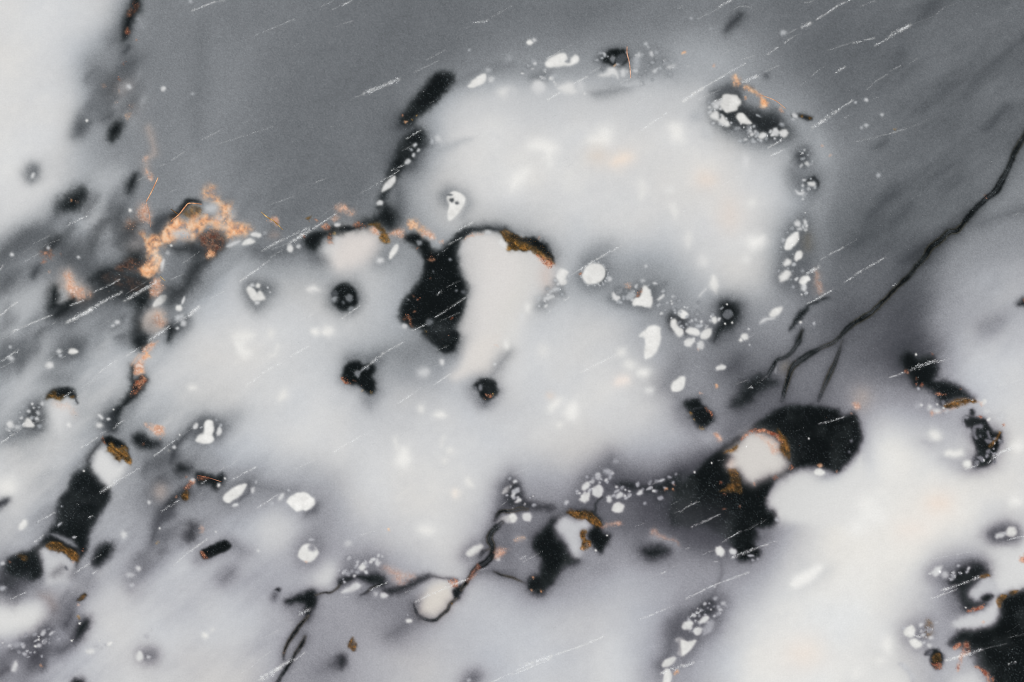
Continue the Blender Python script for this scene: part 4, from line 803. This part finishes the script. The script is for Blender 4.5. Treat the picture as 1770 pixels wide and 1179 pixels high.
S(0,1115,130,1050,3); S(60,1070,270,1000,4); S(0,1130,260,1020,3); S(270,1000,450,940,3); S(450,940,640,860,3); S(870,750,1060,675,3); S(1060,670,1120,650,2); S(1030,430,1070,415,3); S(880,490,1000,440,1); S(55,330,95,310,3); S(75,350,220,270,2); S(850,105,910,80,2); S(1010,400,1150,375,1); S(1030,1120,1179,1065,4); S(1120,15,1160,-5,2)

t(4,3)
d(46,55,[(-60,-60),(200,-60),(330,60),(300,170),(120,120),(-60,110)],.75)
d(74,42,[(-20,110),(80,120),(200,110),(280,200),(250,280),(100,260),(-20,220)],.6); e(112,22,565,165,36,22,0,.8); k(95,16,16,[(260,330),(270,400),(240,500),(210,590)],.7)
d(85,42,[(-20,760),(80,650),(200,570),(300,600),(280,700),(230,800),(140,880),(40,900)],.8); d(95,42,[(-40,900),(100,880),(90,960),(0,1040)],.7); d(33,20,[(60,720),(120,660),(180,620),(215,640),(220,690),(160,720),(110,740)],.9)
d(192,40,[(800,340),(860,350),(1020,400),(980,470),(830,550),(730,500),(760,430)],.7); g(230,22,[(745,490),(780,440),(860,400),(940,365),(970,390),(940,440),(860,500),(800,530),(760,520)]); e((229,218,208),80,830,980,110,90,0,.7); e(195,40,1190,1150,40,50,0,.7)
w(257,277,32,32,0,214); w(348,276,25,20,0,205); w(468,308,22,10,0,170,6); w(515,330,12,12,0,140,6); w(480,340,10,8,0,150); w(655,60,13,11,0,170,6)
chain([(20,800),(120,740),(230,640)],80,36)
W([(0,800),(20,765),(55,752),(72,775),(50,810),(15,818)],212); W([(110,765),(130,730),(165,720),(178,740),(150,768)],210); W([(75,825),(90,805),(120,800),(138,815),(120,850),(90,855)],210); W([(-10,890),(40,893),(85,885),(92,905),(50,960),(0,995),(-15,980)],218); w(280,637,14,14,0,180,7); w(228,602,12,12,0,170,6); w(250,665,12,12,0,160,6); W([(140,850),(150,790),(190,750),(215,770),(200,820),(160,850)],165,9); w(125,685,14,10,0,150); W([(150,665),(200,640),(210,660),(165,685)],70,3); w(172,668,9,5,-25,120)
S(60,110,260,20,3); S(270,215,400,140,3); S(420,140,590,50,2); S(335,320,490,260,4); S(490,260,590,225,3); S(600,215,650,205,2); S(140,300,240,255,2); S(20,605,240,500,3); S(240,500,460,420,3); S(0,1070,75,1045,4); S(100,1040,180,1025,1); S(205,350,240,345,2); S(20,260,50,250,2); S(50,730,140,680,3)

t(5,3)
e((229,219,211),60,400,120,100,60,0,.6); ge(227,48,130,30,60,40); ge(227,48,30,110,40,40); ge(225,40,235,920,40,60); ge(224,40,20,1120,50,50); ge(221,22,185,1035,30,20)
d(208,28,[(920,250),(1000,230),(1179,220),(1250,300),(1240,520),(1140,560),(1020,560),(960,500),(940,400)],.9)
d(110,32,[(900,160),(960,95),(1080,70),(1160,140),(1130,215),(1020,230),(930,220)],.6); d(72,22,[(930,160),(970,120),(1060,95),(1120,110),(1145,150),(1120,195),(1040,210),(960,205)],.95)
d(110,42,[(520,420),(580,360),(760,330),(900,320),(940,380),(700,440),(720,640),(760,700),(680,680),(620,540),(540,470)],.75); d(125,42,[(340,840),(400,760),(530,730),(560,800),(550,920),(480,960),(380,920)],.8)
d(26,22,[(680,430),(760,370),(870,350),(920,380),(950,430),(900,460),(860,520),(810,570),(850,600),(900,590),(910,640),(850,670),(770,690),(740,620),(700,540),(650,480)])
d(15,16,[(1000,600),(1040,570),(1120,555),(1179,540),(1300,540),(1300,1290),(950,1290),(930,1150),(880,1090),(830,1060),(760,960),(650,920),(700,850),(760,800),(880,800),(970,770),(1005,700)])
d(186,14,[(800,560),(850,500),(900,470),(980,480),(1000,540),(970,580),(930,560),(890,580),(870,610),(830,600)]); d(196,16,[(690,770),(760,720),(880,690),(950,640),(990,590),(1005,650),(1000,720),(950,780),(850,810),(720,810)]); d(24,9,[(890,600),(910,570),(960,570),(970,590),(920,620)])
d(175,36,[(600,1100),(650,950),(720,940),(840,1000),(830,1080),(760,1110),(680,1179),(600,1179)],.85); d(205,32,[(670,1179),(740,1120),(840,1100),(920,1179),(920,1240),(660,1240)],.9); d(214,46,[(60,1179),(150,1110),(280,1090),(370,1150),(380,1250),(60,1250)],.9)
d(24,8,[(490,990),(520,955),(580,955),(620,990),(630,1020),(610,1090),(570,1090),(530,1060),(525,1000)]); w(525,978,26,16,-30,95); R('brown',6,[(545,1010),(590,985),(615,1040),(560,1050)],70,.8); R('red',6,[(530,1050),(560,1060),(620,1060),(610,1095),(570,1090)],70,.9)
R('brown',6,[(995,610),(1030,570),(1060,570),(1030,620),(1020,660),(1000,650)],70,.8); R('red',6,[(790,680),(860,650),(920,640),(870,670),(810,690)],70,.9); R('brown',6,[(880,450),(940,430),(950,450),(900,465)],30,.8); R('red',8,[(1160,320),(1179,300),(1210,300),(1210,350),(1175,345)],40); R('brown',6,[(1080,560),(1140,540),(1120,570)],25,.7); R('red',6,[(690,930),(720,905),(740,930),(700,950)],50,.9); R('red',8,[(750,940),(775,895),(810,960),(760,1000),(740,1060),(720,1100),(710,1080)],110,.7); R('red',8,[(840,1075),(880,1080),(940,1130),(970,1170),(930,1185),(890,1120)],140,.9); R('brown',10,[(500,750),(550,760),(550,850),(490,850)],40,.35); rs(895,765,10,'peach')
chain([(540,420),(660,440),(760,420)],50,16)
chain([(360,880),(480,840),(540,820)],70,20)
W([(1050,150),(1070,110),(1110,108),(1132,150),(1110,175),(1070,170)],216,7); w(1012,165,35,19,-15,198,7); w(1045,150,8,8,0,180); W([(540,420),(570,385),(610,380),(600,430),(570,455),(550,440)],205,8); w(635,440,22,22,0,188,8); w(690,445,14,14,0,145,7)
W([(350,840),(370,800),(405,785),(428,815),(420,850),(385,870)],220,6); W([(385,890),(420,875),(475,905),(465,935),(425,940),(395,920)],220,6); w(467,780,16,14,0,198,6); w(540,870,14,14,0,198); w(508,865,6,6,0,180); w(530,815,16,16,0,150,8); w(525,925,16,14,0,198,6); W([(310,1060),(350,1050),(400,1100),(430,1160),(405,1175),(370,1120)],185,9); w(780,662,6)
S(470,345,690,300,2); S(690,300,870,265,2); S(610,545,870,455,4); S(530,605,720,535,3); S(60,720,430,605,1); S(640,1030,890,955,4); S(890,955,1060,915,2); S(1080,870,1179,848,2); S(1060,1055,1130,1040,3); S(1060,200,1179,170,3); S(370,1035,460,1015,1)

# the long crack that runs down from the right edge
C([(1800,190),(1785,215),(1770,238),(1758,258),(1745,285),(1730,313),(1718,333),(1700,348),(1680,368),(1662,390),(1652,400),(1640,402),(1625,415),(1608,428),(1597,445),(1585,460),(1570,478),(1550,497),(1530,518),(1512,535),(1495,548),(1475,560),(1458,575),(1440,592),(1420,600),(1395,615),(1375,630),(1365,645),(1358,668),(1352,692)],8.5,True)
# ---------------------------------------------------------------- materials
def lin(c):
    c = np.clip(np.asarray(c, np.float32) / 255.0, 0, 1)
    return np.where(c <= 0.04045, c / 12.92, ((c + 0.055) / 1.055) ** 2.4)

def stone_material(name, rough, grain, spec=0.35):
    m = bpy.data.materials.new(name)
    m.use_nodes = True
    nt = m.node_tree
    bs = nt.nodes['Principled BSDF']
    at = nt.nodes.new('ShaderNodeAttribute'); at.attribute_name = 'stone_colour'
    tc = nt.nodes.new('ShaderNodeTexCoord')
    n1 = nt.nodes.new('ShaderNodeTexNoise'); n1.inputs['Scale'].default_value = 3400; n1.inputs['Detail'].default_value = 2.0
    n2 = nt.nodes.new('ShaderNodeTexNoise'); n2.inputs['Scale'].default_value = 900; n2.inputs['Detail'].default_value = 3.0
    nt.links.new(tc.outputs['Object'], n1.inputs['Vector'])
    nt.links.new(tc.outputs['Object'], n2.inputs['Vector'])
    r1 = nt.nodes.new('ShaderNodeMapRange'); r1.inputs['From Min'].default_value = .25; r1.inputs['From Max'].default_value = .75
    r1.inputs['To Min'].default_value = 1 - grain; r1.inputs['To Max'].default_value = 1 + grain
    r2 = nt.nodes.new('ShaderNodeMapRange'); r2.inputs['From Min'].default_value = .25; r2.inputs['From Max'].default_value = .75
    r2.inputs['To Min'].default_value = 1 - grain * .45; r2.inputs['To Max'].default_value = 1 + grain * .45
    nt.links.new(n1.outputs['Fac'], r1.inputs['Value']); nt.links.new(n2.outputs['Fac'], r2.inputs['Value'])
    mu = nt.nodes.new('ShaderNodeMath'); mu.operation = 'MULTIPLY'
    nt.links.new(r1.outputs['Result'], mu.inputs[0]); nt.links.new(r2.outputs['Result'], mu.inputs[1])
    # the milky stone is finer grained than the slate
    lm = nt.nodes.new('ShaderNodeMapRange'); lm.inputs['From Min'].default_value = .15; lm.inputs['From Max'].default_value = .6
    lm.inputs['To Min'].default_value = 1.0; lm.inputs['To Max'].default_value = 0.35
    nt.links.new(at.outputs['Fac'], lm.inputs['Value'])
    s1 = nt.nodes.new('ShaderNodeMath'); s1.operation = 'SUBTRACT'; s1.inputs[1].default_value = 1.0
    nt.links.new(mu.outputs[0], s1.inputs[0])
    s2 = nt.nodes.new('ShaderNodeMath'); s2.operation = 'MULTIPLY_ADD'; s2.inputs[2].default_value = 1.0
    nt.links.new(s1.outputs[0], s2.inputs[0]); nt.links.new(lm.outputs['Result'], s2.inputs[1])
    mu = s2
    vm = nt.nodes.new('ShaderNodeVectorMath'); vm.operation = 'SCALE'
    nt.links.new(at.outputs['Color'], vm.inputs[0]); nt.links.new(mu.outputs[0], vm.inputs['Scale'])
    nt.links.new(vm.outputs['Vector'], bs.inputs['Base Color'])
    bs.inputs['Roughness'].default_value = rough
    bs.inputs['Specular IOR Level'].default_value = spec
    return m
POLISHED = stone_material('polished_stone', 0.16, 0.11)
CRUST = stone_material('mineral_crust', 0.7, 0.10, 0.2)

# the middle tones turn from slate to a faint violet towards the lower side of the slab
LUM = RGB @ np.array([0.3, 0.59, 0.11], np.float32)
vio = np.clip((GY + 0.25 * GX - 780) / 320, 0, 1) * np.clip((LUM - 25) / 50, 0, 1) * np.clip((205 - LUM) / 50, 0, 1)
RGB += vio[..., None] * np.array([2.0, -1.2, 1.6], np.float32)

# pale dust in the black stone, fine grain in the slate
LUM = RGB @ np.array([0.3, 0.59, 0.11], np.float32)
r = rng.random(GX.shape).astype(np.float32)
dens = np.clip(0.75 + 0.8 * fbm(GX, GY, 40, 92), 0.1, 1.6)
dark = np.clip((95 - LUM) / 50, 0, 1)
RGB += (np.clip((70 - LUM) / 40, 0, 1) * np.clip(fbm(GX, GY, 46, 97, 4) * 30, 0, 16))[..., None]
RGB += ((dark * dens * (3 + 44 * r ** 14))[..., None]) * np.array([0.95, 1.0, 1.03], np.float32)
mid = np.clip((LUM - 50) / 40, 0, 1) * (0.18 + 0.82 * np.clip((185 - LUM) / 50, 0, 1))
RGB += (mid * rng.normal(0, 4.2, GX.shape).astype(np.float32))[..., None]

# ---------------------------------------------------------------- split the face into its bodies of stone
LUM = RGB @ np.array([0.3, 0.59, 0.11], np.float32)
H -= 0.12 * np.clip((70 - LUM) / 50, 0, 1)
CELL = LAB[:-1, :-1].copy()
LC = 0.25 * (LUM[:-1, :-1] + LUM[1:, :-1] + LUM[:-1, 1:] + LUM[1:, 1:])
CLS = np.where(LC < 62, 1, np.where(LC > 158, 2, 0))
CLS[CELL > 0] = -1

def components(mask):
    """4-connected components by run merging"""
    lab = np.zeros(mask.shape, np.int32)
    parent = [0]
    def find(a):
        while parent[a] != a:
            parent[a] = parent[parent[a]]; a = parent[a]
        return a
    prev = []
    for j in range(mask.shape[0]):
        row = mask[j]
        dd = np.diff(np.concatenate([[0], row.astype(np.int8), [0]]))
        st = np.nonzero(dd == 1)[0]; en = np.nonzero(dd == -1)[0]
        cur = []
        pi = 0
        for s, f in zip(st, en):
            me = 0
            while pi < len(prev) and prev[pi][1] <= s: pi += 1
            q = pi
            while q < len(prev) and prev[q][0] < f:
                o = find(prev[q][2])
                if not me: me = o
                elif o != me: parent[o] = me
                q += 1
            if not me:
                parent.append(len(parent)); me = len(parent) - 1
            lab[j, s:f] = me
            cur.append((s, f, me))
        prev = cur
    roots = np.array([find(i) for i in range(len(parent))])
    return roots[lab]

for cls, nm, least in ((1, 'dark_patch', 60), (2, 'milky_patch', 400)):
    comp = components(CLS == cls)
    ids, cnt = np.unique(comp[comp > 0], return_counts=True)
    for i, n in zip(ids, cnt):
        if n >= least:
            PIECES.append((nm, None))
            CELL[comp == i] = len(PIECES)

# ---------------------------------------------------------------- meshes
slab = bpy.data.objects.new('stone_slab', None)
col.objects.link(slab)
slab['label'] = 'polished marbled stone slab in milky white, slate grey and black with rusty orange veins'
slab['category'] = 'stone slab'
slab['kind'] = 'thing'
slab.location = (0, 0, -0.02)

def world_xy(x, y):
    return (np.asarray(x) - W_PX / 2) * U, -(np.asarray(y) - H_PX / 2) * U

VX, VY = world_xy(GX, GY)
VZ = (H * U).astype(np.float32)
VCOL = np.concatenate([lin(RGB), np.ones(RGB.shape[:2] + (1,), np.float32)], -1).astype(np.float32)

def link_mesh(name, verts, loops, starts, cols, mats, fmat=None, kind=None, label=None, smooth=True, host=None):
    me = bpy.data.meshes.new(name)
    me.vertices.add(len(verts)); me.vertices.foreach_set('co', np.ascontiguousarray(verts, np.float32).ravel())
    me.loops.add(len(loops)); me.loops.foreach_set('vertex_index', np.ascontiguousarray(loops, np.int32))
    me.polygons.add(len(starts)); me.polygons.foreach_set('loop_start', np.ascontiguousarray(starts, np.int32))
    for m in mats: me.materials.append(m)
    if fmat is not None: me.polygons.foreach_set('material_index', np.ascontiguousarray(fmat, np.int32))
    me.update(calc_edges=True)
    me.polygons.foreach_set('use_smooth', np.full(len(starts), smooth))
    at = me.attributes.new('stone_colour', 'FLOAT_COLOR', 'POINT')
    at.data.foreach_set('color', np.ascontiguousarray(cols, np.float32).ravel())
    o = bpy.data.objects.new(name, me)
    col.objects.link(o)
    o.parent = host or slab
    if not host: o.location.z = 0.02
    if kind: o['kind'] = kind
    if label: o['label'] = label
    return o

def grains_mesh(rec):
    """little four-sided chips: x, y, half width, half length, angle, r, g, b"""
    f = np.array(rec, np.float32).reshape(-1, 8)
    n = len(f)
    x, y, s, l, a = f[:, 0], f[:, 1], f[:, 2], f[:, 3], f[:, 4]
    ii = np.clip(np.searchsorted(XS, x), 1, NX - 1); jj = np.clip(np.searchsorted(YS, y), 1, NY - 1)
    z0 = H[jj, ii]
    ca, sa = np.cos(a), np.sin(a)
    vs = []
    for (p, q) in ((1, .15), (.1, 1), (-1, -.2), (-.15, -1)):
        p2 = p * l * rng.uniform(.75, 1.2, n); q2 = q * s * rng.uniform(.75, 1.2, n)
        xx, yy = world_xy(x + p2 * ca - q2 * sa, y + p2 * sa + q2 * ca)
        vs.append(np.stack([xx, yy, (z0 - 0.25) * U], -1))
    xx, yy = world_xy(x, y)
    vs.append(np.stack([xx, yy, (z0 + 0.25 + 0.22 * s) * U], -1))
    v = np.stack(vs, 1).reshape(-1, 3)
    base = np.arange(n)[:, None] * 5
    # corner order seen from above is clockwise in y-down space: flip so faces look up
    tri = np.array([[1, 0, 4], [2, 1, 4], [3, 2, 4], [0, 3, 4]])[:, ::-1]
    loops = (base[:, :, None] + tri[None]).reshape(-1)
    starts = np.arange(n * 4) * 3
    c = np.repeat(lin(f[:, 5:8]), 5, 0)
    return v, loops, starts, np.concatenate([c, np.ones((len(c), 1))], 1)

def build_piece(pid, name, label, kind, cells, extra=None, host=None):
    jj, ii = cells
    q = np.stack([jj * NX + ii, (jj + 1) * NX + ii, (jj + 1) * NX + ii + 1, jj * NX + ii + 1], 1)
    u, inv = np.unique(q, return_inverse=True)
    q = inv.reshape(q.shape)
    verts = np.stack([VX.ravel()[u], VY.ravel()[u], VZ.ravel()[u]], -1)
    cols = VCOL.reshape(-1, 4)[u]
    loops = [q.ravel()]; starts = [np.arange(len(q)) * 4]; nl = q.size
    if pid:
        # side walls of the inlaid body, leaning inwards below the face
        ed = np.concatenate([q[:, [0, 1]], q[:, [1, 2]], q[:, [2, 3]], q[:, [3, 0]]])
        key = np.sort(ed, 1); key = key[:, 0].astype(np.int64) * (len(u) + 1) + key[:, 1]
        _, first, cnt = np.unique(key, return_index=True, return_counts=True)
        b = ed[first[cnt == 1]]
        bv, binv = np.unique(b, return_inverse=True); binv = binv.reshape(b.shape)
        c = verts[:, :2].mean(0)
        low = verts[bv].copy()
        low[:, :2] = c + (low[:, :2] - c) * 0.96
        low[:, 2] -= 6 * U
        k0 = len(verts); k1 = k0 + len(bv)
        verts = np.concatenate([verts, low, verts[bv]]); cols = np.concatenate([cols, cols[bv], cols[bv]])
        walls = np.stack([binv[:, 1] + k1, binv[:, 0] + k1, binv[:, 0] + k0, binv[:, 1] + k0], 1)
        loops.append(walls.ravel()); starts.append(nl + np.arange(len(walls)) * 4); nl += walls.size
    nf = sum(len(s) for s in starts)
    fm = np.zeros(nf, np.int32)
    if extra:
        v, l, s, c4 = grains_mesh(extra)
        loops.append(l + len(verts)); starts.append(s + nl)
        verts = np.concatenate([verts, v]); cols = np.concatenate([cols, c4])
        fm = np.concatenate([fm, np.ones(len(s), np.int32)])
    return link_mesh(name, verts, np.concatenate(loops), np.concatenate(starts), cols, [POLISHED, CRUST], fm, kind, label, True, host)

order = np.argsort(CELL.ravel(), kind='stable')
vals = CELL.ravel()[order]
cut = np.nonzero(np.diff(vals))[0] + 1
groups = {int(vals[a[0]] if False else CELL.ravel()[a[0]]): a for a in np.split(order, cut)}
NXC = NX - 1
stuff = {'small_white_bead': [], 'small_grey_bead': []}
loose = list(FLAKES.get(0, []))
tiny = [groups.get(0, np.array([], int))]
counts = {}
rows = []
for pid, cells in groups.items():
    if pid == 0: continue
    nm, lb = PIECES[pid - 1]
    if nm in stuff: stuff[nm].append(cells); continue
    if len(cells) < 12:
        tiny.append(cells); loose += FLAKES.get(pid, []); continue
    rows.append((pid, nm, lb, cells))
for pid in FLAKES:
    if pid and pid not in groups: loose += FLAKES[pid]
rows.sort(key=lambda r: -len(r[3]))
def host_of(pid, cells):
    """the black or milky body that a small inclusion is set in"""
    jj, ii = cells // NXC, cells % NXC
    near = np.concatenate([CELL[np.clip(jj + a, 0, NY - 2), np.clip(ii + b, 0, NXC - 1)] for a, b in ((0, 3), (0, -3), (3, 0), (-3, 0))])
    near = near[near != pid]
    if not len(near): return 0
    v, n = np.unique(near, return_counts=True)
    k = n.argmax()
    return int(v[k]) if n[k] > 0.55 * len(near) else 0
built = {}
for want_big in (True, False):
    for pid, nm, lb, cells in rows:
        big = nm in ('dark_patch', 'milky_patch')
        if big != want_big: continue
        host = None if big else built.get(host_of(pid, cells))
        o = build_piece(pid, nm, lb, None, (cells // NXC, cells % NXC), FLAKES.get(pid), host)
        if big: built[pid] = o
        counts[nm] = counts.get(nm, 0) + 1
for nm, lst in stuff.items():
    if lst:
        cells = np.concatenate(lst)
        build_piece(1, nm, None, 'stuff', (cells // NXC, cells % NXC))
cells = np.concatenate(tiny)
build_piece(0, 'grey_matrix', None, None, (cells // NXC, cells % NXC))
if loose:
    v, l, s, c4 = grains_mesh(loose)
    link_mesh('rust_grain', v, l, s, c4, [CRUST], None, 'stuff')

# the body of the slab under the polished face
x0, x1 = world_xy(XS[[0, -1]], 0)[0]
y1, y0 = world_xy(0, YS[[0, -1]])[1]
zt, zb = -0.0012, -0.02
xa, xb, ya, yb = x0, x1, y0, y1
v = np.array([(xa,ya,zb),(xb,ya,zb),(xb,yb,zb),(xa,yb,zb),(xa,ya,zt),(xb,ya,zt),(xb,yb,zt),(xa,yb,zt)])
f = np.array([[0,3,2,1],[4,5,6,7],[0,1,5,4],[1,2,6,5],[2,3,7,6],[3,0,4,7]])
cc = np.tile(np.append(lin((128,131,136)), 1.0), (8, 1))
link_mesh('slab_body', v, f.ravel(), np.arange(6) * 4, cc, [POLISHED], None, None, None, False)

# ---------------------------------------------------------------- scratches: rows of crushed white chips
def field_at(x, y):
    ii = np.clip(np.searchsorted(XS, x), 1, NX - 1); jj = np.clip(np.searchsorted(YS, y), 1, NY - 1)
    return RGB[jj, ii]
SCRATCHES.sort(key=lambda r: -r[1] * math.hypot(*(r[0][1] - r[0][0])))
minor = []
for si, ((p, q), st) in enumerate(SCRATCHES):
    L = math.hypot(*(q - p)); ang = math.atan2(q[1] - p[1], q[0] - p[0])
    n = int(L * {1: 1.0, 2: 2.0, 3: 3.8, 4: 7.5}[st]) + 3
    tt = rng.beta(1.3, 1.3, n)
    knots = rng.random(12)
    keep = rng.random(n) < np.interp(tt * 11, np.arange(12), 0.12 + 0.95 * knots)
    tt = tt[keep]; n = len(tt)
    if n < 2: continue
    wd = {1: 0.45, 2: 0.65, 3: 0.95, 4: 2.0}[st] * (0.4 + 0.9 * np.interp(tt * 11, np.arange(12), knots[::-1]))
    bend = rng.normal(0, 0.012 * L)
    off = rng.normal(0, 1, n) * wd + bend * 4 * tt * (1 - tt) + np.interp(tt * 9, np.arange(10), rng.normal(0, 0.5, 10))
    x = p[0] + (q[0] - p[0]) * tt - math.sin(ang) * off
    y = p[1] + (q[1] - p[1]) * tt + math.cos(ang) * off
    s = rng.uniform(0.26, 0.62, n) * {1: 0.8, 2: 0.95, 3: 1.1, 4: 1.15}[st]
    br = {1: .42, 2: .66, 3: .95, 4: .97}[st] * rng.uniform(0.6, 1.15, n)
    br = np.clip(br, 0, 1)[:, None]
    c = field_at(x, y) * (1 - br) + np.array([238, 240, 242]) * br
    rec = np.column_stack([x, y, s, s * rng.uniform(1.0, 3.0, n), ang + rng.normal(0, .35, n), c])
    if si >= 290: minor.append(rec); continue
    v, l, sts, c4 = grains_mesh(rec)
    link_mesh('scratch', v, l, sts, c4, [CRUST], None, None, None, False)

# ---------------------------------------------------------------- hair-fine scratches between them
recs = minor
for q in range(420):
    x0, y0 = rng.uniform(0, W_PX), rng.uniform(0, H_PX)
    if lattice_noise(np.array([x0]), np.array([y0]), 120, 95)[0] < -0.1: continue
    L = rng.uniform(8, 42); ang = math.radians(rng.normal(-29, 5)); n = int(L * rng.uniform(.5, 1.2)) + 3
    tt = rng.random(n) * L; off = rng.normal(0, .5, n)
    x, y = x0 + tt * math.cos(ang) - off * math.sin(ang), y0 + tt * math.sin(ang) + off * math.cos(ang)
    br = (rng.uniform(.15, .5) * rng.uniform(.5, 1.2, n))[:, None]
    s = rng.uniform(.22, .45, n)
    recs.append(np.column_stack([x, y, s, s * rng.uniform(1, 2.5, n), np.full(n, ang), field_at(x, y) * (1 - br) + np.array([236, 238, 240]) * br]))
v, l, sts, c4 = grains_mesh(np.concatenate(recs))
link_mesh('hairline_scratch', v, l, sts, c4, [CRUST], None, 'stuff', None, False)

# ---------------------------------------------------------------- needles of rusty mineral lying in the face
for p, wd, pal, name in NEEDLES:
    n = len(p); verts = []; cols = []; loops = []; K = 6
    tng = np.gradient(p, axis=0); tng /= np.linalg.norm(tng, axis=1, keepdims=True) + 1e-9
    for i in range(n):
        taper = 0.35 + 0.65 * math.sin(math.pi * (i + 0.8) / (n + 0.6)) ** 0.5
        r = wd / 2 * taper * random.uniform(.8, 1.2)
        c = lin(np.array(pal[random.randrange(3)]) * random.uniform(.85, 1.1))
        jj = min(max(np.searchsorted(YS, p[i, 1]), 1), NY - 1); ii = min(max(np.searchsorted(XS, p[i, 0]), 1), NX - 1)
        for kk in range(K):
            a = 2 * math.pi * kk / K
            ox, oy = -tng[i, 1] * r * math.cos(a), tng[i, 0] * r * math.cos(a)
            xx, yy = world_xy(p[i, 0] + ox, p[i, 1] + oy)
            verts.append((xx, yy, (H[jj, ii] + 0.45 * r * math.sin(a) + 0.2 * r + 0.2) * U))
            cols.append((*c, 1.0))
    for i in range(n - 1):
        for kk in range(K):
            a, b = i * K + kk, i * K + (kk + 1) % K
            loops += [a, b, b + K, a + K]
    link_mesh(name, np.array(verts), np.array(loops), np.arange(len(loops) // 4) * 4, np.array(cols), [CRUST])

ca, sa = math.cos(math.radians(-30)), math.sin(math.radians(-30))
# ---------------------------------------------------------------- specks: fine bright dust set in the stone, thicker in the black
n = 75000
x = rng.uniform(-10, W_PX + 10, n); y = rng.uniform(-10, H_PX + 10, n)
fl = field_at(x, y) @ np.array([0.3, 0.59, 0.11])
prob = np.where(fl < 60, 0.42, np.where(fl < 135, 0.13, 0.03))
cl = 0.5 + 0.9 * (0.5 * lattice_noise(x, y, 38, 91) + 0.9 * lattice_noise((x * ca + y * sa) * .3, -x * sa + y * ca, 9, 96))
keep = rng.random(n) < prob * np.clip(cl, 0.12, 1.4)
x, y, fl = x[keep], y[keep], fl[keep]; n = len(x)
dk = fl < 60
br = np.clip(rng.beta(0.9, 3.0, n) * np.where(dk, 1.1, 0.9) + 0.06, 0, 1)[:, None]
hue = np.tile(np.array([218, 221, 222.0]), (n, 1))
ru = dk & (rng.random(n) < 0.12)
hue[ru] = np.array(PAL['red'])[rng.integers(0, 3, ru.sum())]
c = field_at(x, y) * (1 - br) + hue * br
s = rng.uniform(0.3, 0.7, n) + 0.55 * (rng.random(n) < 0.08) * dk + 0.02 * dk
v, l, sts, c4 = grains_mesh(np.column_stack([x, y, s, s * rng.uniform(1, 1.6, n), rng.uniform(0, 3.1, n), c]))
link_mesh('mineral_speck', v, l, sts, c4, [CRUST], None, 'stuff', None, False)
print('pieces', counts, 'scratches', len(SCRATCHES), 'specks', n)
